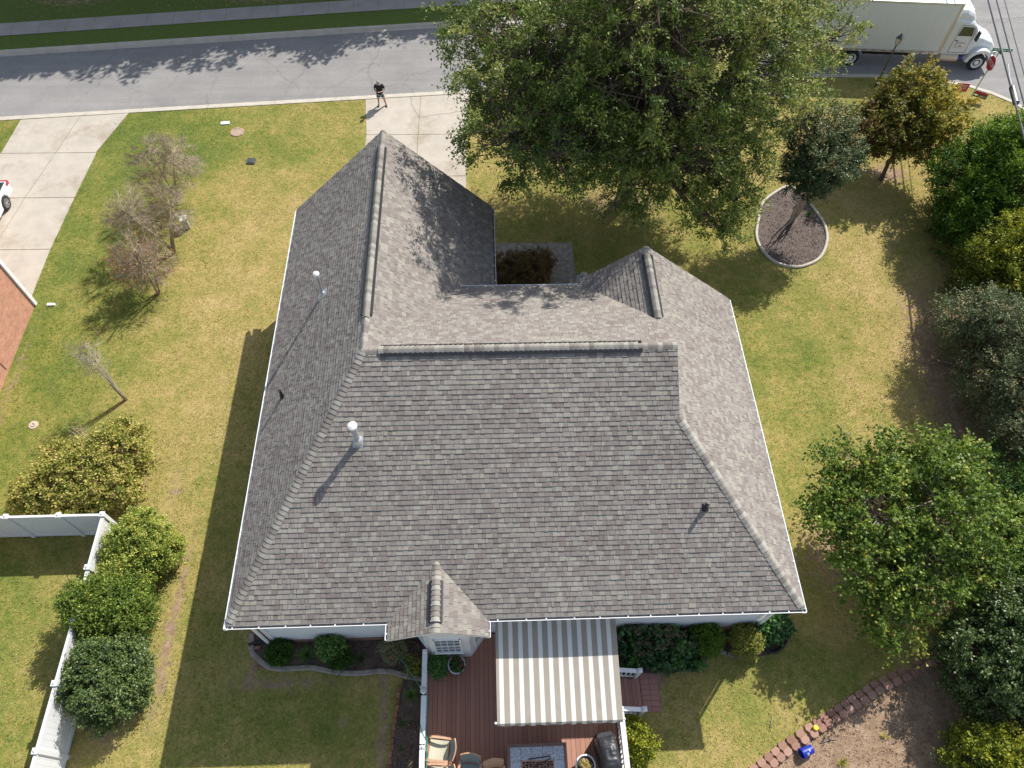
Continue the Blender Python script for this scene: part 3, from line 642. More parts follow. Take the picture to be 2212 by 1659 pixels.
# furniture
M['wood'] = mat('tan_wood', (0.48, 0.28, 0.17), 0.5, 0.15, 10); M['sling'] = mat('beige_sling', (0.52, 0.49, 0.37), 0.9, 0.06, 20, 0.3, 90, fine=0.25)
M['greysling'] = mat('grey_sling', (0.20, 0.25, 0.25), 0.85, 0.08, 20, fine=0.15)
def chair(name, label, loc, rz, sling, back, group='patio chairs on the deck'):
    r = empty(name, (0, 0, 0), label, 'chair', group)
    mb = MB(); n = 8; V = []
    for t in (0, 1):
        for i in range(n+1):
            u = i/n; z = 0.42-0.05*math.sin(math.pi*u)+0.02*(1-u)
            V += [(-0.30+0.56*u, -0.27, z-0.012*t), (-0.30+0.56*u, 0.27, z-0.012*t)]
    mb.mesh(V, [(2*i, 2*i+2, 2*i+3, 2*i+1) for i in range(n)]+[(2*n+2+2*i, 2*n+3+2*i, 2*n+5+2*i, 2*n+4+2*i) for i in range(n)]); mb.build('seat', sling, r)
    mb = MB(); V = []
    for t in (0, 1):
        for i in range(n+1):
            y = -0.27+0.54*i/n; bx = 0.06*math.cos(math.pi*(i/n-0.5))
            V += [(0.27+bx-0.01*t, y, 0.40), (0.44+bx-0.01*t, y, 0.93)]
    mb.mesh(V, [(2*i, 2*i+2, 2*i+3, 2*i+1) for i in range(n)]+[(2*n+2+2*i, 2*n+3+2*i, 2*n+5+2*i, 2*n+4+2*i) for i in range(n)]); mb.build('backrest', back, r)
    mb = MB(); pts = [(0.27, -0.29, 0.38), (0.45, -0.29, 0.93)]+[(0.45+0.06*math.cos(math.pi*(k/6-0.5)), -0.29+0.58*k/6, 0.95) for k in range(1, 6)]+[(0.45, 0.29, 0.93), (0.27, 0.29, 0.38)]
    mb.tube(pts, 0.02, 6); mb.build('chair_frame', M['wood'], r); mb = MB(); mb.tube([(-0.31, -0.29, 0.43), (-0.31, 0.29, 0.43)], 0.02, 6); mb.build('front_rail', M['wood'], r)
    for s in (-1, 1):
        mb = MB(); mb.prism([(-0.36, s*0.31-0.035, 0.62), (-0.1, s*0.33-0.045, 0.63), (0.30, s*0.31-0.03, 0.60), (0.30, s*0.31+0.03, 0.60), (-0.1, s*0.33+0.045, 0.63), (-0.36, s*0.31+0.035, 0.62)], (0, 0, 0.035)); mb.build('armrest', M['wood'], r)
        for fx, tx, zt in ((-0.36, -0.30, 0.62), (0.42, 0.30, 0.60)):
            mb = MB(); mb.obox((fx, s*0.30, 0), (tx, s*0.30, zt), 0.035, 0.035, up=(0, 1, 0)); mb.build('leg', M['wood'], r)
    r.location = loc; r.rotation_euler = (0, 0, rz); return r
chair('patio_chair', 'patio chair with beige woven seat standing beside the left white railing', (5.98, -2.95, DZ), -0.12, M['sling'], M['greysling'])
chair('patio_chair', 'patio chair half cut off by the photo edge, tucked behind the beige seated one', (5.98, -3.66, DZ), -0.05, M['sling'], M['greysling'])
chair('patio_chair', 'patio chair with grey sling back seen from behind, facing the camera edge', (6.87, -3.62, DZ), -math.pi/2-0.12+math.pi, M['greysling'], M['greysling'])
chair('patio_chair', 'patio chair with only its brown back top showing, left of the tiled table', (7.62, -3.78, DZ-0.05), math.pi/2+0.1, M['greysling'], M['wood'])

def speck_mat():
    m, ns, ls, b = _mat('speckled_grey_tile'); p = geo(ns); n = noise(ns, ls, 45, 2, 0.9, p); r = ramp(ns, [(0.38, (0.18, 0.20, 0.23)), (0.5, (0.40, 0.43, 0.47)), (0.62, (0.66, 0.68, 0.70))], 'LINEAR'); ls.new(n.outputs[0], r.inputs[0]); ls.new(r.outputs[0], b.inputs['Base Color']); b.inputs['Roughness'].default_value = 0.45; return m
M['tile'] = speck_mat(); M['bronze'] = mat('bronze_frame', (0.20, 0.115, 0.085), 0.5, 0.15, 8); M['grate'] = mat('copper_grate', (0.45, 0.25, 0.17), 0.5, 0.2, 10)
tb = empty('fire_table', (8.88, -3.5, DZ), 'speckled grey tiled fire pit table with brown frame and scrolled grate', 'table')
tz = DZ+0.60; X0, X1, Y1, Y0 = 8.0, 9.78, -2.88, -4.12
mb = MB(); w = 0.085
for lo, hi in (((X0, Y1-w), (X1, Y1)), ((X0, Y0), (X1, Y0+w)), ((X0, Y0+w), (X0+w, Y1-w)), ((X1-w, Y0+w), (X1, Y1-w))): mb.box((*lo, tz-0.06), (*hi, tz+0.012))
mb.build('table_rim', M['bronze'], tb)
mb = MB(); nt = 5; tw = (X1-X0-2*w)/nt; rows = [(Y1-w-0.37, Y1-w), (Y1-w-0.70, Y1-w-0.37), (Y0+w, Y1-w-0.70)]
for j, (ya, yb_) in enumerate(rows):
    for i in range(nt):
        if j == 1 and 1 <= i <= 3: continue
        mb.box((X0+w+i*tw+0.004, ya+0.004, tz-0.03), (X0+w+(i+1)*tw-0.004, yb_-0.004, tz))
mb.build('tile_top', M['tile'], tb)
mb = MB(); gx0, gx1, gy0, gy1 = X0+w+tw, X1-w-tw, rows[1][0], rows[1][1]
for lo, hi in (((gx0, gy0), (gx1, gy0+0.025)), ((gx0, gy1-0.025), (gx1, gy1)), ((gx0, gy0), (gx0+0.02, gy1)), ((gx1-0.02, gy0), (gx1, gy1))): mb.box((*lo, tz-0.008), (*hi, tz+0.006))
for i in range(9):
    for j in range(3):
        cx = gx0+0.06+i*(gx1-gx0-0.12)/8; cy = gy0+0.06+j*(gy1-gy0-0.12)/2; sg = 1 if (i+j) % 2 else -1
        mb.tube([(cx+0.048*math.cos(a*sg+i)*(1-k/22), cy+0.048*math.sin(a*sg+i)*(1-k/22), tz) for k, a in enumerate(np.linspace(0, 5.2, 13))], 0.008, 5)
for i in range(10): xx = gx0+0.02+i*(gx1-gx0-0.04)/9; mb.obox((xx, gy0, tz-0.006), (xx, gy1, tz-0.006), 0.012, 0.008)
mb.build('grate', M['grate'], tb)
mb = MB(); mb.box((X0+0.12, Y0+0.12, DZ), (X1-0.12, Y1-0.12, tz-0.061)); mb.build('table_base', M['bronze'], tb)
mb = MB(); mb.box((gx0, gy0, tz-0.058), (gx1, gy1, tz-0.03)); mb.build('burner_pan', M['dark'], tb)
tg = empty('tongs', (9.1, -3.28, tz), 'long black handled metal tongs lying open across the table grate', 'tongs')
mb = MB(); mb.obox((8.62, -3.30, tz+0.025), (9.28, -3.235, tz+0.03), 0.03, 0.014); mb.obox((8.80, -3.50, tz+0.025), (9.30, -3.29, tz+0.03), 0.03, 0.014); mb.build('handle', M['black_plastic'], tg)
mb = MB(); mb.obox((9.28, -3.235, tz+0.03), (9.45, -3.20, tz+0.03), 0.035, 0.008); mb.obox((9.29, -3.295, tz+0.03), (9.45, -3.22, tz+0.03), 0.03, 0.008); mb.build('jaw', M['galv'], tg)

# covered grill
M['cover'] = mat('black_vinyl_cover', (0.035, 0.036, 0.04), 0.42, 0.15, 4, 0.25, 9)
gr = empty('covered_grill', (11.0, -3.1, DZ), 'barbecue grill wrapped in a creased black cover beside the right railing', 'grill')
def loft(mb, secs, mi=0):
    n = len(secs[0]); vs = [p for s in secs for p in s]; fs = [(i*n+k, i*n+(k+1) % n, (i+1)*n+(k+1) % n, (i+1)*n+k) for i in range(len(secs)-1) for k in range(n)]
    fs += [tuple(range(n))[::-1], tuple((len(secs)-1)*n+k for k in range(n))]; mb.mesh(vs, fs, mi)
def gsec(cx, cy, hx, hy, z, rz, jit=0.0, n=28, seed=0):
    rng = random.Random(seed); out = []
    for k in range(n):
        a = 2*math.pi*k/n; c, s = math.cos(a), math.sin(a); q = (abs(c)**6+abs(s)**6)**(-1/6); f = 1+jit*math.sin(a*7+seed)+rng.uniform(-jit, jit)*0.4
        x, y = hx*c*q*f, hy*s*q*f; out.append((cx+x*math.cos(rz)-y*math.sin(rz), cy+x*math.sin(rz)+y*math.cos(rz), z))
    return out
mb = MB(); rz = 0.16; gx, gy = 11.02, -3.22
loft(mb, [gsec(gx, gy, 0.30, 0.62, DZ+0.02, rz, .05, seed=1), gsec(gx, gy, 0.29, 0.60, DZ+0.35, rz, .03, seed=1), gsec(gx, gy, 0.28, 0.58, DZ+0.70, rz, .015, seed=2), gsec(gx, gy, 0.27, 0.57, DZ+0.74, rz, 0.0)])
mb.build('lower_cover', M['cover'], gr, smooth=False)
mb = MB()
def gp(x, y, z): return (gx+x*math.cos(rz)-y*math.sin(rz), gy+x*math.sin(rz)+y*math.cos(rz), DZ+z)
def hump(x, y):
    fx = max(0.0, 1-abs(x/0.30)**3); fy = max(0.0, 1-abs(y/0.47)**6); h = 0.74+0.30*(fx*fy)**0.6
    if y > 0.05: h -= 0.10*(y-0.05)/0.4*(0.5+0.5*math.cos(x*9))
    h += 0.012*math.sin(17*x+23*y+2*math.sin(9*x-14*y))*fy
    if abs(y-0.03) < 0.025: h += 0.012
    return h
nxg, nyg = 26, 36
vs = [gp(-0.28+0.56*i/nxg, -0.46+0.92*j/nyg, hump(-0.28+0.56*i/nxg, -0.46+0.92*j/nyg)) for j in range(nyg+1) for i in range(nxg+1)]
mb.mesh(vs, [(j*(nxg+1)+i, j*(nxg+1)+i+1, (j+1)*(nxg+1)+i+1, (j+1)*(nxg+1)+i) for j in range(nyg) for i in range(nxg)])
bv = MB(); ring = [gp(-0.28+0.56*i/nxg, -0.46, 0.7) for i in range(nxg+1)]
mb.build('hood_cover', M['cover'], gr, smooth=True)

# ------------------------------------------------------------------ vegetation generators
NR = np.random.default_rng(11)
def leaf_obj(name, P, D, N, L, Wd, tone, m, parent):
    n = len(P); D = norm(D); S = norm(np.cross(D, N)); N2 = norm(np.cross(S, D))
    L = np.asarray(L).reshape(-1, 1)*np.ones((n, 1)); Wd = np.asarray(Wd).reshape(-1, 1)*np.ones((n, 1))
    V = np.stack([P, P+D*L*0.5+S*Wd*0.5+N2*Wd*0.12, P+D*L-N2*L*0.12, P+D*L*0.5-S*Wd*0.5+N2*Wd*0.12], 1).reshape(-1, 3).astype(np.float32)
    me = bpy.data.meshes.new(name); me.vertices.add(4*n); me.vertices.foreach_set('co', V.ravel()); me.loops.add(4*n); me.loops.foreach_set('vertex_index', np.arange(4*n, dtype=np.int32))
    me.polygons.add(n); me.polygons.foreach_set('loop_start', np.arange(0, 4*n, 4, dtype=np.int32)); me.polygons.foreach_set('loop_total', np.full(n, 4, dtype=np.int32))
    a = me.attributes.new('tone', 'FLOAT', 'FACE'); a.data.foreach_set('value', np.clip(tone, 0, 1).astype(np.float32)); me.materials.append(m); me.update(); me.validate()
    return link(name, me, parent)
def tubes_obj(name, P0, P1, P2, r0, r1, m, parent, n=4):
    """many tapered twigs, each bent through three points, as one mesh"""
    K = len(P0); P = np.stack([P0, P1, P2], 1); T = norm(P[:, 2]-P[:, 0]); A = norm(np.cross(T, np.array([0.3, 0.2, 0.93])+NR.normal(size=(K, 3))*0.01)); B = np.cross(T, A)
    R = np.stack([r0, (r0+r1)/2, r1], 1); ang = np.arange(n)*2*np.pi/n
    V = P[:, :, None, :]+(A[:, None, None, :]*np.cos(ang)[None, None, :, None]+B[:, None, None, :]*np.sin(ang)[None, None, :, None])*R[:, :, None, None]
    idx = np.arange(K*3*n).reshape(K, 3, n); F = []
    for s in range(2): F.append(np.stack([idx[:, s], np.roll(idx[:, s], -1, 1), np.roll(idx[:, s+1], -1, 1), idx[:, s+1]], -1).reshape(-1, 4))
    me = bpy.data.meshes.new(name); me.from_pydata(V.reshape(-1, 3).tolist(), [], np.concatenate(F).tolist()); me.materials.append(m); me.update(); return link(name, me, parent)
def in_blobs(rng, blobs, n, shell=0.55, zmin=0.3):
    vol = np.array([b[3]*b[4]*b[5] for b in blobs])**0.75; k = rng.choice(len(blobs), n, p=vol/vol.sum()); B = np.array(blobs)[k]
    d = norm(rng.normal(size=(n, 3))); r = (shell+(1-shell)*rng.random(n)**0.7)[:, None]
    r = r*(1+0.13*np.sin(d[:, :1]*5+B[:, :1])*np.cos(d[:, 1:2]*4+B[:, 1:2]*3))
    r = r*np.where(rng.random((n, 1)) < 0.16, rng.uniform(1.02, 1.22, (n, 1)), 1.0)*(1+0.10*np.sin(d[:, 1:2]*9+B[:, 2:3]*5)*np.sin(d[:, 2:3]*7+B[:, :1]*2)); c = B[:, :3]+d*B[:, 3:6]*r; c[:, 2] = np.maximum(c[:, 2], zmin); return c, d, k
def foliage(parent, blobs, m, n_clump, n_spray, n_leaf, spray, leaf, seed, shell=0.55, up=0.35, droop=0.15, tone=(0.5, 0.18, 0.16), zmin=0.25, name='crown', flat=0.9, along=0.6, tonefn=None, out=1.0, rnd=0.7):
    rng = np.random.default_rng(seed); c, d, k = in_blobs(rng, blobs, n_clump, shell, zmin)
    D = norm(d[:, None, :]*out+rng.normal(size=(n_clump, n_spray, 3))*rnd+np.array([0, 0, up])); t = (np.arange(n_leaf)+rng.random((n_clump, n_spray, n_leaf)))/n_leaf
    Ls = spray*rng.uniform(0.6, 1.3, (n_clump, n_spray, 1))*rng.uniform(0.7, 1.35, (n_clump, 1, 1)); P = c[:, None, None, :]+D[:, :, None, :]*(Ls*t)[..., None]
    P[..., 2] -= droop*(t**2)*Ls; P = P+rng.normal(size=P.shape)*leaf[0]*0.35; P[..., 2] = np.maximum(P[..., 2], 0.03)
    LD = norm(D[:, :, None, :]*along+rng.normal(size=P.shape)*0.75); N = norm(rng.normal(size=P.shape)*0.6+np.array([0, 0, flat])+D[:, :, None, :]*0.35)
    tn = tone[0]+rng.normal(size=(n_clump, 1, 1))*tone[1]+rng.normal(size=P.shape[:-1])*tone[2]+0*t
    P = P.reshape(-1, 3); tn = tn.reshape(-1)
    if tonefn is not None: tn = tonefn(P, tn)
    S = rng.uniform(0.7, 1.25, len(P))
    o = leaf_obj(name, P, LD.reshape(-1, 3), N.reshape(-1, 3), leaf[0]*S, leaf[1]*S, tn, m, parent)
    return o, c, k
def limbs(parent, base, fork, blobs, cl, k, r, bark, name='trunk', stems=1, spread=0.1, seed=0, twig=(0.02, 0.006)):
    rng = random.Random(seed); mb = MB(); f = Vector(fork); nodes = []
    for s in range(stems):
        o = Vector((rng.uniform(-spread, spread), rng.uniform(-spread, spread), 0)) if stems > 1 else Vector((0, 0, 0)); b = Vector(base)+o*0.4; t = f+o
        m_ = b.lerp(t, 0.5)+Vector((rng.uniform(-.08, .08), rng.uniform(-.08, .08), 0))*stems**0.5
        mb.tube([b-Vector((0, 0, 0.1)), b+Vector((0, 0, 0.15)), m_, t], [r*1.5, r*1.12, r*0.9, r*0.75], 10)
    for i, bl in enumerate(blobs):
        c = Vector(bl[:3]); st = f+Vector((rng.uniform(-spread, spread), rng.uniform(-spread, spread), 0))*(1 if stems > 1 else 0); c2 = c-Vector((0, 0, bl[5]*0.25))
        md = st.lerp(c2, 0.5)+Vector((rng.uniform(-.3, .3), rng.uniform(-.3, .3), -0.12))*(c2-st).length*0.15; mb.tube([st, md, c2], [r*0.62, r*0.42, r*0.2], 7); nodes.append((md, c2))
    tr = mb.build(name, bark, parent, smooth=True)
    P0 = np.array([list(nodes[a][1] if NR.random() < 0.65 else nodes[a][0]) for a in k]); P2 = cl; P1 = (P0+P2)/2+NR.normal(size=P0.shape)*0.10*np.linalg.norm(P2-P0, axis=1, keepdims=True)
    K = len(P0); tubes_obj('branches', P0, P1, P2, np.full(K, twig[0]*1.0), np.full(K, twig[1]), bark, parent)
    return tr
LEAF = lambda name, cols, tr=0.28, rough=0.5, spec=0.4: tone_mat(name, cols, rough, 0.0, 10, tr, spec)
M['oakleaf'] = LEAF('oak_leaves', [(0, (0.05, 0.085, 0.022)), (0.4, (0.11, 0.17, 0.03)), (0.75, (0.22, 0.285, 0.05)), (1, (0.44, 0.43, 0.13))], 0.36, 0.5, 0.35)
M['myrtleleaf'] = LEAF('dark_myrtle_leaves', [(0, (0.04, 0.075, 0.03)), (0.6, (0.09, 0.145, 0.048)), (1, (0.26, 0.22, 0.075))], 0.2, 0.5, 0.45)
M['dogleaf'] = LEAF('autumn_dogwood_leaves', [(0, (0.16, 0.075, 0.03)), (0.25, (0.17, 0.13, 0.035)), (0.5, (0.13, 0.165, 0.028)), (0.75, (0.28, 0.27, 0.04)), (1, (0.52, 0.38, 0.05))], 0.35, 0.55, 0.25)
M['everleaf'] = LEAF('evergreen_leaves', [(0, (0.022, 0.07, 0.012)), (0.5, (0.085, 0.175, 0.02)), (1, (0.24, 0.36, 0.03))], 0.3, 0.55, 0.25)
M['goldleaf'] = LEAF('golden_green_leaves', [(0, (0.05, 0.09, 0.015)), (0.5, (0.20, 0.245, 0.022)), (1, (0.52, 0.50, 0.04))], 0.3, 0.5, 0.3)
M['rustleaf'] = LEAF('dull_rusty_tipped_leaves', [(0, (0.07, 0.10, 0.042)), (0.6, (0.18, 0.22, 0.10)), (0.85, (0.23, 0.25, 0.13)), (0.93, (0.40, 0.22, 0.10)), (1, (0.46, 0.28, 0.13))], 0.2, 0.55, 0.3)
M['redbudleaf'] = LEAF('redbud_leaves', [(0, (0.06, 0.11, 0.018)), (0.5, (0.14, 0.225, 0.03)), (0.85, (0.27, 0.35, 0.05)), (1, (0.45, 0.46, 0.09))], 0.36, 0.5, 0.35)
M['hollyleaf'] = LEAF('glossy_holly_leaves', [(0, (0.035, 0.07, 0.016)), (0.6, (0.09, 0.145, 0.035)), (1, (0.20, 0.25, 0.075))], 0.18, 0.42, 0.5)
M['hedgeleaf'] = LEAF('yellow_green_hedge_leaves', [(0, (0.08, 0.14, 0.022)), (0.5, (0.22, 0.30, 0.045)), (1, (0.52, 0.52, 0.11))], 0.28, 0.5, 0.35)
M['tanleaf'] = LEAF('yellowing_leaves', [(0, (0.12, 0.16, 0.03)), (0.4, (0.34, 0.35, 0.065)), (0.75, (0.58, 0.50, 0.14)), (1, (0.64, 0.48, 0.24))], 0.3, 0.55, 0.3)
M['pinkflower'] = LEAF('pink_flowers', [(0, (0.26, 0.08, 0.08)), (1, (0.55, 0.15, 0.22))], 0.2)
M['seedhead'] = LEAF('dry_seed_heads', [(0, (0.24, 0.17, 0.11)), (0.8, (0.36, 0.26, 0.18)), (1, (0.48, 0.22, 0.20))], 0.1)
M['orangeleaf'] = LEAF('orange_leaves', [(0, (0.30, 0.10, 0.04)), (0.7, (0.52, 0.20, 0.10)), (1, (0.42, 0.34, 0.08))], 0.25)
M['blade'] = LEAF('strap_leaves', [(0, (0.035, 0.09, 0.02)), (0.6, (0.085, 0.19, 0.035)), (1, (0.16, 0.27, 0.06))], 0.25)
M['hydleaf'] = LEAF('hydrangea_leaves', [(0, (0.028, 0.07, 0.024)), (0.6, (0.065, 0.145, 0.045)), (1, (0.11, 0.26, 0.055))], 0.2, 0.5, 0.35)
M['redleaf'] = LEAF('dark_red_shrub_leaves', [(0, (0.17, 0.07, 0.03)), (0.5, (0.20, 0.12, 0.035)), (1, (0.12, 0.15, 0.04))], 0.2)

# the big oak over the front lawn
t = empty('oak_tree', (14.35, 20.9, 0), 'huge leafy green tree spreading over the front lawn and the drive', 'tree')
OB = [(13.65, 18.25, 9.8, 4.91, 4.03, 3.4), (9.37, 19.28, 9.0, 3.17, 3.0, 3.0), (8.75, 16.11, 8.4, 2.39, 2.04, 1.9), (17.6, 19.7, 9.2, 2.7, 3.0, 3.1), (19.47, 21.64, 8.6, 1.6, 1.8, 1.7), (15.81, 16.84, 6.5, 2.86, 2.1, 1.8), (11.63, 16.04, 7.8, 2.75, 1.83, 1.9), (17.7, 16.3, 4.9, 1.1, 1.5, 1.3), (14.05, 22.84, 10.4, 4.88, 2.79, 3.2), (7.6, 21.57, 9.0, 1.67, 1.94, 1.9), (19.48, 22.89, 10.2, 2.79, 2.27, 2.8), (13.5, 18.02, 12.4, 3.93, 3.25, 2.2), (18.2, 18.6, 6.1, 1.5, 1.7, 1.6), (10.16, 14.68, 8.6, 1.55, 1.37, 1.3), (16.2, 15.2, 4.8, 1.0, 1.0, 0.9), (17.3, 15.3, 3.9, 0.9, 0.8, 0.8), (18.0, 16.8, 5.5, 0.95, 1.2, 0.9), (13.24, 15.62, 6.1, 1.53, 1.05, 1.0), (12.0, 20.2, 4.7, 2.6, 2.0, 1.2), (16.6, 20.6, 4.8, 2.6, 2.0, 1.2), (14.5, 18.8, 4.4, 2.0, 1.5, 1.0), (22.0, 22.2, 8.0, 1.3, 1.3, 1.2), (20.3, 19.6, 7.6, 1.1, 1.1, 1.0), (14.8, 22.6, 5.4, 4.6, 2.2, 1.7), (10.2, 20.6, 5.2, 2.4, 1.7, 1.2)]
LOWB = [(12.0,21.4,4.6,2.6,2.0,1.3),(17.4,21.8,5.0,2.6,1.8,1.4),(8.9,20.6,5.4,1.9,1.7,1.2),(14.6,20.6,5.4,3.6,1.9,1.3),(15.0,23.6,5.6,4.4,2.0,1.6),(10.4,24.0,5.8,2.4,1.6,1.3)]
def oaktone(P, tn): return tn+0.02*(P[:, 0]-14)+0.012*(P[:, 1]-21)
_, c, k = foliage(t, OB, M['oakleaf'], 2350, 8, 13, 0.6, (0.125, 0.058), 1, 0.4, 0.15, 0.25, (0.62, 0.22, 0.2), zmin=2.6, tonefn=oaktone)
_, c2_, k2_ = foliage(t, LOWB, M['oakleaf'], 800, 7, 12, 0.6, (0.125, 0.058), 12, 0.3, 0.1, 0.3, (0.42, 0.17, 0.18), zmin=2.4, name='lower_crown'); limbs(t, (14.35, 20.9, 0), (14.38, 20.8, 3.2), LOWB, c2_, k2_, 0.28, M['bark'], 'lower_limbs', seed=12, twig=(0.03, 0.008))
limbs(t, (14.35, 20.9, 0), (14.4, 20.7, 4.6), OB, c, k, 0.33, M['bark'], seed=1, twig=(0.035, 0.008))

t = empty('crape_myrtle', (22.4, 19.45, 0), 'dark green multi-stemmed small tree rising from the kerbed mulch bed', 'tree')
OB = [(22.11,19.01,4.1,1.41,1.13,1.25),(21.66,18.76,3.5,1.13,0.94,0.75),(23.06,19.48,4.0,0.94,0.94,1.0),(21.61,19.99,4.8,0.94,0.85,0.9),(22.65,20.27,4.9,0.94,0.85,0.9)]
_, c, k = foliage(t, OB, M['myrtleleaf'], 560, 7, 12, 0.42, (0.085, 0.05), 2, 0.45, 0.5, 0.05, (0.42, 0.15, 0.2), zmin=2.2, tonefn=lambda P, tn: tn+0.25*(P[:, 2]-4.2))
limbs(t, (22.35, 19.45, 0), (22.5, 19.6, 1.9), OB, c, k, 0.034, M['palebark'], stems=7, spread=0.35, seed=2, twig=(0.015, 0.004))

t = empty('dogwood_tree', (27.7, 22.45, 0), 'small tree turning yellow, orange and brown near the street corner', 'tree')
OB = [(27.8,23.2,3.0,1.8,1.5,1.2),(26.4,23.0,2.7,1.3,1.2,1.0),(29.2,23.2,3.1,1.3,1.3,1.1),(28.2,24.6,3.6,1.6,1.2,1.0),(27.2,22.4,2.2,1.2,0.9,0.6),(29.0,22.3,2.2,1.2,0.8,0.6)]
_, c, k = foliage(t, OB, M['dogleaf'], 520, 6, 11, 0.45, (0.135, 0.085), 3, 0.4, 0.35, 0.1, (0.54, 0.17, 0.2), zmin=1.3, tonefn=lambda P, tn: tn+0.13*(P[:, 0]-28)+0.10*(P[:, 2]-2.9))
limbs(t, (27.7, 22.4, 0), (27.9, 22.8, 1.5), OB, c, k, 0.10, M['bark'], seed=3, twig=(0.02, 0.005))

def shrub(name, label, cat, blobs, m, nc, ns_, nl, spray, leaf, seed, base, group=None, bark='bark', r=0.04, **kw):
    t = empty(name, (base[0], base[1], 0), label, cat, group); nm = kw.pop('pname', 'foliage'); rb = random.Random(seed*7+1); bl0 = list(blobs)
    for b_ in bl0:                                   # knobbly growth so the outline is uneven
        for q_ in range(5):
            a_, e_ = rb.uniform(0, 6.28), rb.uniform(-0.1, 1.3); f_ = rb.uniform(0.28, 0.5); blobs = blobs+[(b_[0]+b_[3]*0.82*math.cos(a_)*math.cos(e_), b_[1]+b_[4]*0.82*math.sin(a_)*math.cos(e_), max(b_[2]+b_[5]*0.82*math.sin(e_), b_[5]*f_*0.8), b_[3]*f_, b_[4]*f_, b_[5]*f_)]
    nc = int(nc*1.15)
    _, c, k = foliage(t, blobs, M[m], nc, ns_, nl, spray, leaf, seed, name=nm, **kw)
    bz = min(b[2] for b in bl0)*0.5; limbs(t, (base[0], base[1], 0), (base[0], base[1], bz), bl0, c, [min(len(bl0)-1, q_ if q_ < len(bl0) else (q_-len(bl0))//5) for q_ in k], r, M[bark], 'stem', 3, 0.12, seed, (0.012, 0.004)); return t
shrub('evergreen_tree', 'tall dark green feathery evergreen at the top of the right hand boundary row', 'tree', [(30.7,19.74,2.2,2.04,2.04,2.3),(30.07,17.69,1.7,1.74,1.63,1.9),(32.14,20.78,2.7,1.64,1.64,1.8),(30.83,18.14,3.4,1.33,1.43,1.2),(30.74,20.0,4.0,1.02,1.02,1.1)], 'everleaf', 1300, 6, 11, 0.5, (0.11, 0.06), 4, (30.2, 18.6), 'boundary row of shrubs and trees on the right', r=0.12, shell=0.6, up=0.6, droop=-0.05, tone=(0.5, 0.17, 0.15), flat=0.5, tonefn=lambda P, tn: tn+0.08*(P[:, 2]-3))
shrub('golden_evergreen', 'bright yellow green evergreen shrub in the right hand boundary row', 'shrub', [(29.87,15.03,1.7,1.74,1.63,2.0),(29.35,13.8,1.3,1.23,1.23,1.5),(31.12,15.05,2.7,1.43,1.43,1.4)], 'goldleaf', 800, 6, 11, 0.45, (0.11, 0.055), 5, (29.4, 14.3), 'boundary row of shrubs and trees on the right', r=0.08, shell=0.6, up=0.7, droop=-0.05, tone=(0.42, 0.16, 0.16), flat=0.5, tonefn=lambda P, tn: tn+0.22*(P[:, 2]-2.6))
shrub('rusty_myrtle', 'big dull green arching shrub with rusty seed tips in the right hand boundary row', 'shrub', [(28.04,11.15,1.9,1.74,1.53,1.8),(28.03,8.7,1.8,1.63,1.74,1.7),(29.28,9.94,2.8,1.64,2.05,1.4),(28.13,6.86,1.5,1.43,1.23,1.5),(27.73,12.27,1.7,1.23,1.02,1.2)], 'rustleaf', 1250, 6, 13, 0.62, (0.09, 0.045), 6, (27.8, 9.2), 'boundary row of shrubs and trees on the right', r=0.07, shell=0.6, up=0.25, droop=0.2, tone=(0.45, 0.16, 0.22), flat=0.8, rnd=0.5)
t = empty('redbud_tree', (21.6, 3.6, 0), 'spreading tree with large round bright green leaves right of the house corner', 'tree')
OB = [(20.23, 3.29, 3.3, 1.65, 1.65, 1.0), (22.2, 3.48, 3.6, 1.65, 1.75, 1.1), (19.689999999999998, 1.81, 2.9, 1.28, 1.2, 0.8), (21.41, 1.51, 2.9, 1.56, 1.2, 0.8), (20.43, 5.05, 3.5, 1.56, 0.92, 0.8), (22.99, 4.86, 3.5, 1.28, 1.1, 0.9), (23.19, 1.9, 2.9, 1.2, 0.92, 0.7), (18.91, 3.48, 3.0, 0.83, 1.1, 0.7), (20.43, 0.22, 2.2, 1.19, 0.83, 0.6), (24.37, 3.09, 3.1, 0.92, 0.92, 0.7)]
_, c, k = foliage(t, OB, M['redbudleaf'], 760, 6, 11, 0.6, (0.105, 0.095), 7, 0.3, 0.1, 0.3, (0.46, 0.19, 0.2), zmin=0.8, flat=0.8)
limbs(t, (21.6, 3.8, 0), (21.5, 3.4, 1.9), OB, c, k, 0.12, M['greybark'], seed=7, twig=(0.025, 0.006))
shrub('ivy_thicket', 'dark tangled evergreen thicket behind the round leaved tree', 'shrub', [(26.2,4.6,1.2,1.6,2.2,1.3),(27.2,2.2,1.4,1.8,2.0,1.5),(25.6,1.6,1.3,1.0,1.0,1.1)], 'everleaf', 420, 6, 10, 0.5, (0.11, 0.06), 8, (26.6, 3.4), 'boundary row of shrubs and trees on the right', tone=(0.3, 0.15, 0.15))
shrub('holly_shrub', 'large dense dark glossy holly at the lower right edge', 'shrub', [(23.3,-1.0,1.5,1.35,1.5,1.55),(24.6,-0.6,1.8,1.5,1.7,1.8),(24.3,0.7,1.5,1.2,1.0,1.3),(23.3,-2.1,1.0,1.0,0.8,1.0)], 'hollyleaf', 1300, 7, 10, 0.3, (0.085, 0.055), 9, (23.9, -0.8), 'boundary row of shrubs and trees on the right', r=0.07, shell=0.72, up=0.4, tone=(0.5, 0.15, 0.2))
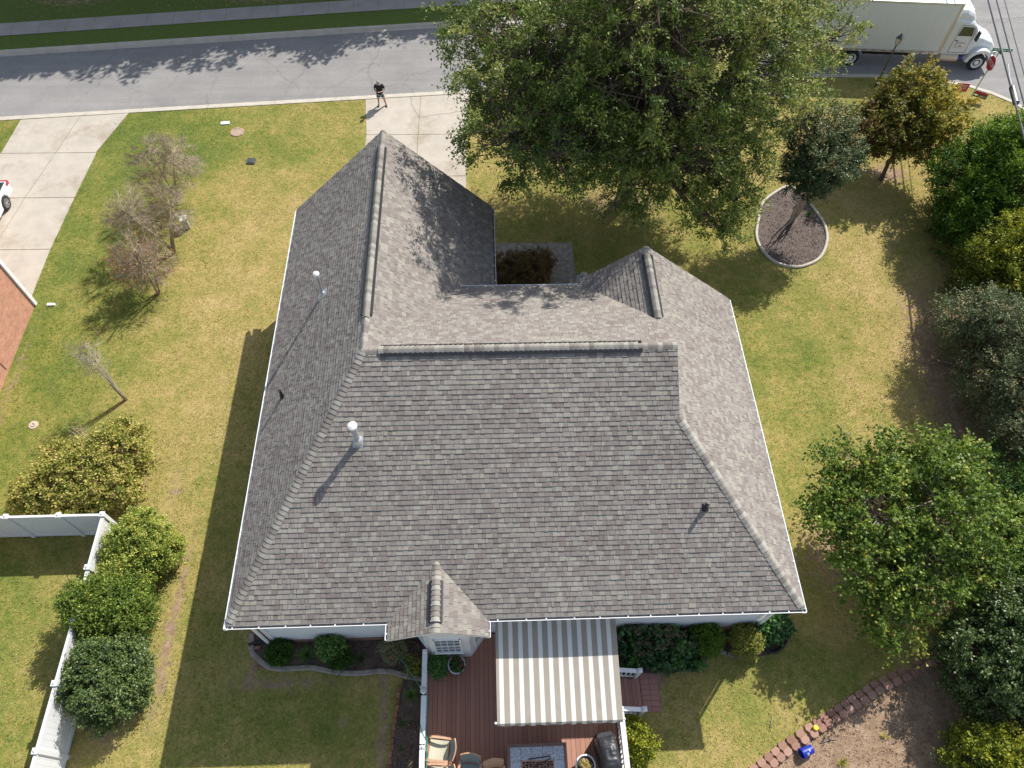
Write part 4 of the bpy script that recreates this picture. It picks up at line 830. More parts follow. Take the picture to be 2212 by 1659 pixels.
shrub('golden_shrub', 'bright yellow green bushy shrub at the bottom right corner', 'shrub', [(22.4,-3.7,0.9,1.1,0.8,0.9),(23.4,-3.9,1.2,1.2,0.9,1.1)], 'goldleaf', 420, 6, 10, 0.35, (0.09, 0.05), 10, (22.8, -3.9), 'boundary row of shrubs and trees on the right', tone=(0.42, 0.15, 0.18), tonefn=lambda P, tn: tn+0.25*(P[:, 2]-1.2))

# bare and nearly bare small trees between the two drives
def bare(name, label, base, tips_c, tips_r, nt, seed, bark, extra=None, stems=6, r=0.035, group='row of crape myrtles beside the neighbouring drive', sub=16):
    t = empty(name, (base[0], base[1], 0), label, 'tree', group); rng = np.random.default_rng(seed); mb = MB(); b = np.array([*base, 0.0]); ends = []
    for s in range(stems):
        d = norm(rng.normal(size=3)); e = np.array(tips_c)+d*np.array(tips_r)*0.55; f = b+(e-b)*0.45+np.array([0, 0, 0.18]); o = rng.normal(size=3)*0.05; o[2] = 0
        mb.tube([b+o-np.array([0, 0, .1]), b+o+(f-b)*0.4, f, e], [r*1.2, r, r*0.75, r*0.35], 7); ends += [f, (f+e)/2, e]
    mb.build('trunk', bark, t, smooth=True); E_ = np.array(ends)
    k = rng.integers(0, len(E_), nt); P0 = E_[k]; tip = np.array(tips_c)+norm(rng.normal(size=(nt, 3)))*np.array(tips_r)*rng.random((nt, 1))**0.4
    tip[:, 2] = np.maximum(tip[:, 2], 0.35); k2 = np.argmin(((tip[:, None, :]-E_[None])**2).sum(-1)+rng.random((nt, len(E_)))*0.4, 1); P0 = E_[k2]; P2 = tip; P1 = (P0+P2)/2+rng.normal(size=P0.shape)*0.06
    P1[:, 2] -= 0.05
    S0 = np.repeat((P1+P2)/2, sub, 0); sd2 = np.repeat(norm(P2-P0), sub, 0); S2 = S0+norm(sd2+rng.normal(size=S0.shape)*0.55+np.array([0, 0, .3]))*rng.uniform(0.18, 0.55, (len(S0), 1)); S1 = (S0+S2)/2+rng.normal(size=S0.shape)*0.02
    A0 = np.concatenate([P0, S0]); A1 = np.concatenate([P1, S1]); A2 = np.concatenate([P2, S2]); rr0 = np.concatenate([np.full(nt, 0.009), np.full(len(S0), 0.0045)])
    tubes_obj('twigs', A0, A1, A2, rr0, rr0*0.5, bark, t, 3)
    if extra:
        for nm, m, nn_, L_, Wd_ in extra:
            q = rng.integers(0, len(S2), nn_); P = S2[q]+rng.normal(size=(nn_, 3))*0.02; leaf_obj(nm, P, rng.normal(size=(nn_, 3)), rng.normal(size=(nn_, 3))+np.array([0, 0, 1]), rng.uniform(.7, 1.2, nn_)*L_, rng.uniform(.7, 1.2, nn_)*Wd_, rng.random(nn_), m, t)
    return t
bare('crape_myrtle', 'nearly bare crape myrtle with pinkish seed heads, nearest the street', (-7.15, 21.45), (-7.0, 21.4, 2.1), (1.95, 1.7, 1.35), 240, 31, M['greybark'], [('seed_head', M['seedhead'], 2600, 0.045, 0.025), ('foliage', M['hedgeleaf'], 350, 0.05, 0.03)])
bare('crape_myrtle', 'bare twiggy crape myrtle with pink seed heads by the green utility box', (-6.6, 18.0), (-7.1, 18.4, 2.0), (1.95, 1.7, 1.3), 240, 32, M['greybark'], [('seed_head', M['seedhead'], 2000, 0.045, 0.025), ('foliage', M['hedgeleaf'], 600, 0.05, 0.03)])
bare('crape_myrtle', 'bare twiggy crape myrtle with a few orange leaves', (-6.8, 15.65), (-7.0, 15.9, 1.7), (1.45, 1.2, 1.0), 190, 33, M['greybark'], [('foliage', M['orangeleaf'], 650, 0.085, 0.06)])
bare('bare_tree', 'leafless grey sapling with upright twigs alone on the lawn', (-6.85, 10.15), (-7.2, 10.45, 2.55), (0.55, 0.55, 1.15), 50, 34, M['palebark'], stems=5, r=0.028, sub=6)
bare('bare_shrub', 'pale leafless twigs poking out of the yellowing shrub', (-7.3, 7.9), (-7.55, 8.0, 1.25), (0.38, 0.35, 0.6), 14, 35, M['palebark'], stems=4, r=0.02, group=None, sub=3)
shrub('yellowing_shrub', 'wide shrub with yellow and tan leaves behind the white fence', 'shrub', [(-6.0,7.2,0.95,1.0,1.1,1.0),(-7.4,6.6,0.9,1.1,1.1,0.95),(-8.6,5.9,0.7,0.8,0.8,0.75),(-6.0,6.0,0.85,0.95,0.8,0.8),(-7.2,5.5,0.7,1.0,0.6,0.7)], 'tanleaf', 900, 6, 9, 0.32, (0.095, 0.06), 36, (-6.9, 6.5), tone=(0.48, 0.15, 0.22), shell=0.55)
shrub('hedge_shrub', 'yellow green hedge shrub nearest the fence corner', 'shrub', [(-4.3,3.7,0.95,1.0,1.0,0.95),(-4.6,2.9,0.9,0.9,0.8,0.85)], 'hedgeleaf', 760, 6, 9, 0.26, (0.075, 0.045), 37, (-4.4, 3.4), 'row of hedge shrubs along the white fence', tone=(0.66, 0.14, 0.2), shell=0.68)
shrub('hedge_shrub', 'olive green upright hedge shrub in the middle of the fence row', 'shrub', [(-4.6,1.5,1.0,1.1,1.0,1.0),(-5.3,1.7,1.3,0.8,0.8,0.7)], 'hedgeleaf', 780, 6, 10, 0.34, (0.085, 0.04), 38, (-4.7, 1.5), 'row of hedge shrubs along the white fence', tone=(0.26, 0.15, 0.2), shell=0.62, up=0.7, flat=0.5)
shrub('hedge_shrub', 'dark glossy rounded hedge shrub at the near end of the fence row', 'shrub', [(-4.35,-0.8,1.0,1.15,1.15,1.0),(-4.5,-0.2,0.9,1.1,0.9,0.9)], 'hollyleaf', 900, 7, 9, 0.25, (0.075, 0.048), 39, (-4.4, -0.7), 'row of hedge shrubs along the white fence', tone=(0.6, 0.16, 0.22), shell=0.72)

# beds round the house
struct_bed = []
def bed(name, pts, m, z=0.012):
    mb = MB(); mb.face([(*p, z) for p in pts]); o = mb.build(name, M[m]); return struct(o)
EDG = [(-0.44,0.85),(-0.41,0.63),(-0.34,0.26),(-0.07,0.0),(0.31,-0.24),(0.69,-0.3),(1.16,-0.3),(1.68,-0.3),(2.1,-0.38),(2.59,-0.48),(3.21,-0.52),(3.84,-0.48),(4.31,-0.51),(4.8,-0.65),(5.36,-0.77)]
bed('mulch_bed', EDG+[(5.42, 0.7), (-0.3, 0.9)], 'mulch')
def catmull(p, n=6):
    p = [p[0]]+list(p)+[p[-1]]; out = []
    for i in range(1, len(p)-2):
        for k in range(n):
            t = k/n; out.append(tuple(0.5*((2*p[i][c])+(-p[i-1][c]+p[i+1][c])*t+(2*p[i-1][c]-5*p[i][c]+4*p[i+1][c]-p[i+2][c])*t*t+(-p[i-1][c]+3*p[i][c]-3*p[i+1][c]+p[i+2][c])*t**3) for c in (0, 1)))
    out.append(tuple(p[-2])); return out
def edging(name, pts, w, h, label, m='edging'):
    pts = catmull(pts); L = offset_line(pts, w/2); R = offset_line(pts, -w/2); mb = MB(); n = len(pts)
    Li = offset_line(pts, w*0.3); Ri = offset_line(pts, -w*0.3)
    for i in range(n-1):
        for A, B, za, zb in ((L, Li, 0, h*0.8), (Li, Ri, h, h), (Ri, R, h*0.8, 0)):
            pass
        q = lambda A, i, z: (*A[i], z)
        mb.face([q(L, i, 0), q(L, i+1, 0), q(L, i+1, h*0.7), q(L, i, h*0.7)]); mb.face([q(L, i, h*0.7), q(L, i+1, h*0.7), q(Li, i+1, h), q(Li, i, h)]); mb.face([q(Li, i, h), q(Li, i+1, h), q(Ri, i+1, h), q(Ri, i, h)])
        mb.face([q(Ri, i, h), q(Ri, i+1, h), q(R, i+1, h*0.7), q(R, i, h*0.7)]); mb.face([q(R, i, h*0.7), q(R, i+1, h*0.7), q(R, i+1, 0), q(R, i, 0)])
    return tag(mb.build(name, M[m]), label, 'edging')
edging('concrete_edging', EDG, 0.17, 0.09, 'winding grey concrete edging along the back left flower bed')
B2 = [(4.66,-0.75),(5.4,-0.82),(5.4,-5.4),(4.2,-5.4),(4.38,-3.3),(4.55,-1.8)]
bed('mulch_bed', B2, 'mulch', 0.010)
be = empty('brick_edging', (4.5, -2.5, 0), 'line of red bricks edging the narrow bed left of the deck', 'edging'); mb = MB(); rg = random.Random(9)
y = -0.95
while y > -5.3:
    x = float(np.interp(y, [-5.4, -3.3, -1.8, -0.9], [4.18, 4.36, 4.50, 4.60]))+rg.uniform(-.015, .015); mb.box((x-0.05, y-0.17, 0), (x+0.05, y, 0.05+rg.uniform(0, .02)), 0, rg.random(), rz=rg.uniform(-.12, .12)); y -= 0.19
mb.build('brick', M['redbrick'], be, tone=True)
BED3 = [(22.2,21.6),(22.9,21.9),(23.4,21.2),(23.75,20.2),(23.95,19.2),(23.78,18.2),(23.2,17.2),(22.4,16.72),(21.7,16.64),(20.95,17.0),(20.55,17.8),(20.5,18.6),(20.8,19.6),(21.3,20.8),(22.2,21.6)]
bed('mulch_bed', BED3[:-1], 'mulch2', 0.014); edging('concrete_edging', BED3, 0.13, 0.10, 'tan concrete kerb looping round the tree bed on the front lawn', 'curb')
bed('mulch_bed', [(11.56,0.7),(17.4,0.7),(17.6,0.1),(16.9,-0.35),(15.9,-0.42),(15.05,-0.2),(14.3,-0.75),(13.4,-0.82),(12.45,-0.75),(11.56,-0.9)], 'mulch', 0.012)
st = empty('stone_edging', (15.4, -0.3, 0), 'short run of grey edging stones before the clipped bushes', 'edging'); mb = MB()
for k_ in range(4): mb.box((14.95+k_*0.26, -0.22-k_*0.075, 0), (15.18+k_*0.26, -0.10-k_*0.075, 0.07), 0, 0.3, rz=-0.28)
mb.build('edging_stone', M['edging'], st)
# mulch beneath the entrance shrub
bed('mulch_bed', [(8.15,12.2),(10.5,12.2),(10.5,17.15),(8.15,17.15)], 'mulch', 0.012)

G1 = 'plants in the flower bed behind the house'
def ball(name, label, c, r, m, n, leaf, seed, group=None, **kw):
    kw.setdefault('tone', (0.5, 0.12, 0.2)); return shrub(name, label, 'shrub', [(c[0], c[1], c[2], r[0], r[1], r[2])], m, n, 5, 7, 0.16, leaf, seed, (c[0], c[1]), group, r=0.02, shell=kw.pop('shell', 0.7), zmin=0.06, **kw)
ball('low_shrub', 'small dark green shrub nearest the black drain pipe', (0.62, 0.2, 0.3), (0.38, 0.34, 0.32), 'everleaf', 150, (0.06, 0.03), 51, G1, tone=(0.25, .12, .15))
ball('leafy_shrub', 'bright light green leafy bush against the white wall', (2.32, 0.28, 0.5), (0.35, 0.30, 0.45), 'blade', 110, (0.10, 0.06), 52, G1, tone=(0.85, .1, .12))
ball('low_shrub', 'dark green low shrub below the bright green bush', (2.62, -0.08, 0.25), (0.34, 0.26, 0.28), 'everleaf', 130, (0.06, 0.03), 53, G1, tone=(0.25, .12, .15))
ball('round_shrub', 'small rounded grey green bush below the bay roof gutter', (4.33, 0.1, 0.38), (0.36, 0.32, 0.34), 'rustleaf', 190, (0.05, 0.03), 54, G1, tone=(0.8, .08, .06))
ball('sparse_shrub', 'thin brownish shrub under the green hose line', (5.05, -0.38, 0.25), (0.28, 0.26, 0.26), 'tanleaf', 45, (0.05, 0.025), 55, G1, tone=(0.2, .15, .2))
ball('boxwood', 'dark clipped round boxwood beside the hydrangeas', (14.68, 0.12, 0.48), (0.46, 0.42, 0.46), 'everleaf', 420, (0.05, 0.03), 56, None, tone=(0.55, .14, .18), shell=0.85)
ball('boxwood', 'clipped round boxwood half in sunlight', (16.02, 0.0, 0.50), (0.42, 0.46, 0.48), 'tanleaf', 460, (0.05, 0.03), 57, None, tone=(0.28, .12, .15), shell=0.85)
ball('corner_shrub', 'broad leaved dark shrub at the rear right corner of the house', (16.95, 0.5, 0.5), (0.55, 0.45, 0.5), 'hydleaf', 210, (0.11, 0.07), 58, None, tone=(0.6, .2, .25))
ball('entrance_shrub', 'reddish brown rounded shrub inside the shaded front path', (9.35, 16.1, 0.6), (1.2, 1.05, 0.65), 'redleaf', 620, (0.06, 0.035), 59, None)
shrub('sunlit_shrub', 'lime yellow shrub growing outside the right deck railing', 'shrub', [(11.98,-2.55,0.5,0.26,0.28,0.45),(12.2,-2.95,0.5,0.34,0.3,0.45),(12.05,-3.15,0.4,0.3,0.3,0.4)], 'goldleaf', 190, 5, 8, 0.2, (0.075, 0.045), 60, (12.08, -2.9), tone=(0.62, .15, .2))
hy = empty('hydrangea', (12.9, 0.0, 0), 'sprawling hydrangea mass with browned flower heads right of the awning', 'shrub')
HB = [(12.3,0.25,0.5,0.65,0.5,0.5),(13.1,0.1,0.5,0.6,0.5,0.5),(13.8,0.0,0.4,0.5,0.45,0.45),(12.4,-0.35,0.35,0.6,0.3,0.35),(13.3,-0.45,0.3,0.7,0.25,0.3),(14.1,-0.45,0.25,0.35,0.25,0.25)]
_, c, k = foliage(hy, HB, M['hydleaf'], 330, 4, 5, 0.2, (0.15, 0.12), 61, 0.4, 0.4, 0.0, (0.5, 0.3, 0.25), zmin=0.08); limbs(hy, (13, 0.1, 0), (13, 0.1, 0.2), HB, c, k, 0.02, M['bark'], 'stem', 4, 0.4, 61, (0.008, 0.004))
rngh = np.random.default_rng(62); q = c[np.argsort(-c[:, 2]+rngh.random(len(c))*0.5)][:40]+np.array([0, 0, 0.05]); P = np.repeat(q, 40, 0)+rngh.normal(size=(len(q)*40, 3))*0.05+np.array([0, 0, 0.20]); leaf_obj('flower_head', P, rngh.normal(size=P.shape), rngh.normal(size=P.shape)+np.array([0, 0, .6]), np.full(len(P), 0.035), np.full(len(P), 0.03), rngh.random(len(P))*0.9, M['seedhead'], hy)

def blades(name, label, c, n, L, seed, tone=0.6, group=None, w=0.022, m='blade'):
    rng = np.random.default_rng(seed); t = empty(name, (c[0], c[1], 0), label, 'plant', group); K = 5; a = rng.random(n)*2*np.pi; ln = L*rng.uniform(0.6, 1.1, n); lean = rng.uniform(0.25, 1.0, n); mb = MB()
    for i in range(n):
        dx, dy = math.cos(a[i]), math.sin(a[i]); px, py = -dy, dx; P = []
        for s in range(K+1):
            u = s/K; rr_ = ln[i]*lean[i]*u; z = ln[i]*(u*1.1-0.75*lean[i]*u*u)*0.9+0.02; P.append((c[0]+dx*(rr_+0.03), c[1]+dy*(rr_+0.03), max(z, 0.02), w*(1-u*0.85)/2))
        tn = float(np.clip(tone+rng.normal()*0.2, 0, 1))
        for s in range(K):
            p, q_ = P[s], P[s+1]; mb.face([(p[0]-px*p[3], p[1]-py*p[3], p[2]), (p[0]+px*p[3], p[1]+py*p[3], p[2]), (q_[0]+px*q_[3], q_[1]+py*q_[3], q_[2]), (q_[0]-px*q_[3], q_[1]-py*q_[3], q_[2])], 0, tn)
    mb.build('strap_leaves', M[m], t, tone=True); return t
blades('daylily', 'bright green strap leaved daylily clump behind the winding edging', (1.5, 0.1), 90, 0.55, 71, 0.75, G1)
blades('spiky_plant', 'dark grey green spiky clump in the shaded bed', (3.27, -0.05), 80, 0.38, 72, 0.15, G1, 0.014)
blades('daylily', 'strap leaved clump beside the left deck railing', (4.98, -1.25), 85, 0.45, 73, 0.75, G1)
blades('seedling', 'thin green seedlings in the narrow bed, upper patch', (4.72, -2.05), 26, 0.25, 74, 0.5, G1); blades('seedling', 'thin green seedlings in the narrow bed near the picture edge', (4.68, -2.75), 22, 0.25, 75, 0.3, G1)
blades('iris_clump', 'broad green strap leaved clump below the lime yellow shrub', (12.05, -3.55), 50, 0.38, 76, 0.7, None, 0.035)
blades('grass_tuft', 'green tuft inside the kerbed tree bed', (23.35, 19.9), 60, 0.32, 77, 0.3, None)
blades('weed', 'yellow green weed on the bare soil by the wall', (20.0, -2.9), 30, 0.2, 78, 0.9, None, 0.02, 'goldleaf')
blades('weed', 'sprawling weed low on the bare soil near the picture bottom', (18.4, -3.6), 45, 0.3, 79, 0.7, None, 0.018, 'goldleaf')

# ------------------------------------------------------------------ planters on the deck
M['pot'] = mat('dark_blue_planter', (0.03, 0.035, 0.06), 0.4, 0.1, 5)
def planter(name, label, x, y, r, h):
    t = empty(name, (x, y, DZ), label, 'planter')
    mb = MB(); mb.lathe((x, y, DZ), [(r*0.7, 0), (r*0.9, h*0.6), (r*0.97, h), (r*0.86, h), (r*0.85, h-0.06), (0.01, h-0.06)], 28); mb.build('pot', M['pot'], t)
    mb = MB(); n = 32
    for k in range(n):
        a0, a1 = 2*math.pi*k/n, 2*math.pi*(k+1)/n; ro, ri = r*1.06, r*0.9; z = DZ+h+0.02
        P = lambda a, q, zz: (x+q*math.cos(a), y+q*math.sin(a), zz)
        mb.face([P(a0, ri, z), P(a0, ro, z), P(a1, ro, z), P(a1, ri, z)]); mb.face([P(a0, ro, z), P(a0, ro, z-0.05), P(a1, ro, z-0.05), P(a1, ro, z)]); mb.face([P(a0, ri, z-0.05), P(a0, ri, z), P(a1, ri, z), P(a1, ri, z-0.05)])
    mb.build('pot_rim', M['vinyl'], t)
    mb = MB(); mb.lathe((x, y, DZ+h-0.055), [(r*0.86, 0), (r*0.5, 0.02), (0.01, 0.03)], 24); mb.build('potting_soil', M['mulch'], t)
    return t
pt = planter('flower_planter', 'round white rimmed planter of pink flowers in front of the bay window', 6.47, -0.52, 0.27, 0.38)
_t = empty('flowering_plant', (6.47, -0.52, DZ+0.35), 'low leafy plant with pink blooms filling the planter by the bay window', 'plant')
foliage(_t, [(6.47, -0.52, DZ+0.42, 0.2, 0.2, 0.12)], M['blade'], 60, 4, 6, 0.1, (0.055, 0.035), 81, 0.2, 0.4, 0.1, (0.4, 0.2, 0.2), name='foliage')
rgf = np.random.default_rng(82); q = np.array([(6.62, -0.42), (6.6, -0.6), (6.36, -0.36), (6.66, -0.55), (6.3, -0.62), (6.44, -0.40), (6.52, -0.68)])
P = np.repeat(np.c_[q, np.full(7, DZ+0.56)], 16, 0)+rgf.normal(size=(112, 3))*0.018; leaf_obj('bloom', P, rgf.normal(size=P.shape), rgf.normal(size=P.shape)+np.array([0, 0, 1]), np.full(112, .035), np.full(112, .03), 0.5+0.5*rgf.random(112), M['pinkflower'], _t)
planter('soil_planter', 'round white rimmed planter with dry stalks, left of the covered grill', 10.33, -3.50, 0.29, 0.38)
_t = empty('dried_plant', (10.33, -3.5, DZ+0.35), 'dry tan remains of a plant in the planter beside the covered grill', 'plant')
foliage(_t, [(10.33, -3.5, DZ+0.42, 0.13, 0.13, 0.08)], M['tanleaf'], 50, 4, 5, 0.07, (0.04, 0.02), 83, 0.2, 0.5, 0.0, (0.85, 0.1, 0.12), name='foliage')
ball('trailing_plant', 'grey green trailing plant spilling over the deck railing end by the bay', (5.86, -0.52, DZ+0.35), (0.24, 0.30, 0.34), 'hydleaf', 150, (0.05, 0.035), 84, None, tone=(0.85, .15, .15))
# green hose
M['hose'] = mat('green_hose', (0.03, 0.22, 0.14), 0.4, 0.1, 5)
hs = empty('garden_hose', (5.5, -1.4, 1.4), 'green hose running from the bed to the railing reel and along the railing', 'hose')
mb = MB(); mb.tube([(4.45, 0.0, 0.45), (4.75, -0.35, 0.75), (5.1, -0.85, 1.1), (5.38, -1.25, 1.40), (5.5, -1.33, 1.52), (5.61, -1.5, 1.45), (5.62, -2.0, 1.30), (5.58, -2.4, 1.25), (5.62, -2.9, 1.28), (5.62, -3.6, 1.25), (5.6, -4.6, 1.2)], 0.013, 6); mb.tube([(5.64, -1.6, 1.3), (5.60, -2.2, 1.1), (5.63, -2.8, 1.2), (5.62, -3.5, 1.1), (5.63, -4.4, 1.1)], 0.013, 6); mb.tube([(5.42, -2.3, 1.485), (5.48, -2.5, 1.49), (5.60, -2.72, 1.47)], 0.010, 6)
mb.build('hose_pipe', M['hose'], hs, smooth=True)
mb = MB(); mb.lathe((5.49, -1.36, 1.47), [(0.09, 0), (0.10, 0.03), (0.07, 0.06), (0.03, 0.08)], 14); mb.box((5.39, -1.30, 1.47), (5.46, -1.22, 1.52)); mb.build('hose_bracket', M['galv'], hs)
# wall hoses coiled in the beds
for c_, r_, lb in (((4.93, 0.12), 0.24, 'thin tan hose loop lying by the left side of the bay'), ((15.2, 0.42), 0.28, 'thin tan hose loop at the foot of the rear right wall')):
    mb = MB(); mb.tube([(c_[0]+r_*math.cos(a), c_[1]+r_*1.2*math.sin(a), 0.03+0.10*max(0, math.sin(a))) for a in np.linspace(0, 6.1, 26)], 0.011, 6); tag(mb.build('hose_loop', mat('tan_hose', (0.3, 0.22, 0.12), 0.5)), lb, 'hose')
# corrugated drains
def drain(pts, label):
    P = []; R = []
    v = [Vector(p) for p in pts]; tot = 0
    for a, b in zip(v[:-1], v[1:]):
        n = max(2, int((b-a).length/0.018))
        for k in range(n): P.append(a.lerp(b, k/n)); R.append(0.052 if len(P) % 2 else 0.062)
    mb = MB(); mb.tube(P, R, 10); tag(mb.build('drain_pipe', M['black_plastic']), label, 'pipe')
drain([(0.34, 0.36, 0.14), (0.2, 0.48, 0.09), (0.0, 0.56, 0.07), (-0.25, 0.56, 0.07), (-0.48, 0.47, 0.07)], 'black corrugated drain pipe at the rear left corner of the house')
drain([(16.5, 0.3, 0.12), (16.9, -0.28, 0.07), (17.1, -0.27, 0.07), (17.35, -0.12, 0.07), (17.55, 0.1, 0.07)], 'black corrugated drain pipe curling onto the grass at the rear right corner')
for i, (x, y, a) in enumerate(((-0.42, 0.78, 0.1), (-0.36, 0.92, 0.3), (-0.18, 0.38, 0.0), (-0.1, 0.85, 1.5))):
    mb = MB(); mb.box((x-0.1, y-0.05, 0.005), (x+0.1, y+0.05, 0.065), 0, i/4, rz=a); o = mb.build('loose_brick', M['redbrick'], tone=True)
    tag(o, ['loose brick furthest left by the rear left house corner', 'loose brick nearest the rear left wall', 'loose brick in front of the black drain pipe', 'loose brick closest to the downspout foot'][i], 'brick', 'loose bricks by the drain pipe')

# ------------------------------------------------------------------ white vinyl fence
fn = empty('vinyl_fence', (-5.5, 4.5, 0), 'tall white vinyl privacy fence turning a corner by the hedge', 'fence')
FH = 1.82
def fpost(x, y):
    mb = MB(); mb.box((x-0.065, y-0.065, -0.05), (x+0.065, y+0.065, FH+0.04)); mb.box((x-0.085, y-0.085, FH+0.04), (x+0.085, y+0.085, FH+0.065)); mb.lathe((x, y, FH+0.065), [(0.075, 0), (0.03, 0.045), (0.004, 0.055)], 4); mb.build('fence_post', M['vinyl'], fn)
def fpanel(a, b):
    a = Vector((*a, 0)); b = Vector((*b, 0)); mb = MB(); z = Vector((0, 0, 1)); n = max(1, int((b-a).length/0.16))
    for k in range(n): mb.obox(a.lerp(b, (k+0.03)/n)+z*0.95, a.lerp(b, (k+0.97)/n)+z*0.95, 0.03, 1.60)
    mb.obox(a+z*0.95, b+z*0.95, 0.022, 1.60); mb.obox(a+z*1.76, b+z*1.76, 0.075, 0.12); mb.obox(a+z*0.13, b+z*0.13, 0.06, 0.16); mb.build('fence_panel', M['vinyl'], fn)
yy = [4.5, 2.67, 0.95, -0.88, -2.7, -4.5]
for a, b in zip(yy[:-1], yy[1:]): fpanel((-5.5, a), (-5.5, b))
xx = [-5.5, -6.95, -8.70, -10.5, -12.3]
for a, b in zip(xx[:-1], xx[1:]): fpanel((a, 4.5), (b, 4.5))
for y in yy: fpost(-5.5, y)
for x in xx[1:]: fpost(x, 4.5)

# ------------------------------------------------------------------ neighbour's brick wall and car
nb = empty('brick_house', (-15, 12, 0), 'neighbouring orange brick house showing one side wall at the left edge', 'house')
mb = MB(); mb.box((-22, 2.0, -0.1), (-11.95, 15.15, 4.6)); mb.build('wall', M['brick_y'], nb)
mb = MB(); mb.box((-12.06, 15.06, 0.0), (-11.90, 15.22, 4.6)); mb.box((-11.95, 15.02, 0.05), (-11.87, 15.12, 4.4)); mb.build('corner_trim', M['white'], nb)
mb = MB(); mb.prism([(-22.4, 1.6, 4.6), (-11.5, 1.6, 4.6), (-17, 1.6, 8.0)], (0, 13.8, 0)); mb.build('roof', M['cap'], nb)
mb = MB(); mb.tube([(-11.93, 11.62, 0.2), (-11.93, 11.62, 4.4)], 0.012, 5); mb.build('wall_cable', M['black_plastic'], nb)
mb = MB(); mb.prism([(-11.4, 15.0, 0.0), (-11.08, 15.02, 0.0), (-11.08, 15.12, 0.0), (-11.4, 15.14, 0.0)], (0, 0, 0.07)); tag(mb.build('splash_block', M['white']), 'small white splash block on the grass at the brick wall corner', 'splash block')

M['carpaint'] = mat('white_car_paint', (0.80, 0.81, 0.82), 0.18, 0.01, 1, spec=0.7); M['alloy'] = mat('alloy', (0.5, 0.5, 0.52), 0.3, 0.1, 6, metal=0.7); M['taillight'] = mat('tail_light', (0.45, 0.02, 0.05), 0.2, 0.1, 6, spec=0.8)
def wheel(parent, cx, cy, r, w, axis, steel=False, z=None, rimm=None):
    """axis: unit vector pointing out of the wheel face"""
    z = r if z is None else z; ax = Vector((*axis, 0)).normalized(); c = Vector((cx, cy, z)); f = Vector((-ax.y, ax.x, 0)); u = Vector((0, 0, 1)); n = 28
    def ring(rad, off): return [c+ax*off+f*rad*math.cos(2*math.pi*k/n)+u*rad*math.sin(2*math.pi*k/n) for k in range(n)]
    def strip(mb, rings, mi=0):
        vs = [p for g in rings for p in g]; mb.mesh(vs, [(i*n+k, i*n+(k+1) % n, (i+1)*n+(k+1) % n, (i+1)*n+k) for i in range(len(rings)-1) for k in range(n)], mi)
    mb = MB(); strip(mb, [ring(r*0.62, -w), ring(r*0.95, -w), ring(r, -w*0.85), ring(r, -w*0.1), ring(r*0.94, 0.0), ring(r*0.64, 0.0), ring(r*0.62, -0.03)]); wo = mb.build('wheel', M['rubber'], parent)
    mb = MB()
    if steel: strip(mb, [ring(r*0.64, 0.005), ring(r*0.60, 0.005), ring(r*0.56, -0.05), ring(r*0.30, -0.07), ring(r*0.26, -0.02), ring(r*0.18, 0.0), ring(0.004, 0.01)])
    else:
        strip(mb, [ring(r*0.64, 0.004), ring(r*0.58, 0.004), ring(r*0.56, -0.04)]); strip(mb, [ring(r*0.2, 0.0), ring(0.004, 0.01)])
        for k in range(5):
            for dd in (-0.13, 0.13): a = 2*math.pi*k/5+dd; mb.obox(c+f*math.cos(a)*r*0.15+u*math.sin(a)*r*0.15-ax*0.01, c+f*math.cos(a+dd)*r*0.6+u*math.sin(a+dd)*r*0.6-ax*0.01, 0.028, 0.03, up=ax)
    mb.build('rim', rimm or M['alloy'], wo)
    mb = MB(); strip(mb, [ring(r*0.60, -0.06), ring(0.004, -0.06)]); mb.build('brake_disc', M['dark'], wo)
    return wo
# side profile car, nose towards the neighbour's garage (-y), tail towards the street
car = empty('parked_car', (-15.7, 19.5, 0), 'white car parked on the neighbouring drive at the left edge', 'car')
prof = [(0.0, 0.32), (0.02, 0.62), (0.10, 0.88), (0.55, 0.98), (0.85, 1.35), (1.4, 1.50), (2.4, 1.52), (3.0, 1.38), (3.5, 1.02), (4.25, 0.90), (4.45, 0.62), (4.45, 0.32)]
def arch(cx): return [(cx-0.37, 0.26), (cx-0.34, 0.45), (cx-0.2, 0.62), (cx, 0.68), (cx+0.2, 0.62), (cx+0.34, 0.45), (cx+0.37, 0.26)]
low = arch(0.95)+arch(3.55)
outl = [(0.0, 0.30), (0.02, 0.62), (0.10, 0.88)]
def sec(off, pr, shrink=0.0): return [(-15.78+off, 21.95-a, b) for a, b in pr]
belt = [(0.0, 0.30), (0.02, 0.62), (0.10, 0.90), (4.25, 0.90), (4.44, 0.62), (4.44, 0.30)]+[(a, b) for a, b in low[::-1]]
mb = MB(); hw = 0.86; A = sec(-hw, belt); B = sec(hw, belt); n = len(belt)
A0 = sec(-hw+0.12, belt); B0 = sec(hw-0.1, belt)
mb.mesh(A+B, [tuple(range(n))[::-1], tuple(range(n, 2*n))]+[(i, (i+1) % n, n+(i+1) % n, n+i) for i in range(n)]); cb = bevel(mb.build('body', M['carpaint'], car), 0.06, 3)
mb = MB(); lo_ = [(0.12, 0.90), (4.2, 0.90)]; top = [(0.75, 1.36), (1.2, 1.48), (2.3, 1.50), (2.9, 1.40)]
vs = []
for pr, hw2 in (([(0.15, 0.89), (1.2, 0.89), (2.3, 0.89), (3.6, 0.89)], 0.82), (top, 0.62)):
    for s in (-1, 1): vs += [(-15.78+s*hw2, 21.95-a, b) for a, b in pr]
mb.mesh(vs, [(8, 9, 13, 12), (9, 10, 14, 13), (10, 11, 15, 14), (0, 1, 9, 8), (1, 2, 10, 9), (2, 3, 11, 10), (4, 12, 13, 5), (5, 13, 14, 6), (6, 14, 15, 7), (0, 8, 12, 4), (3, 7, 15, 11)]); mb.build('window_glass', M['glass'], car)
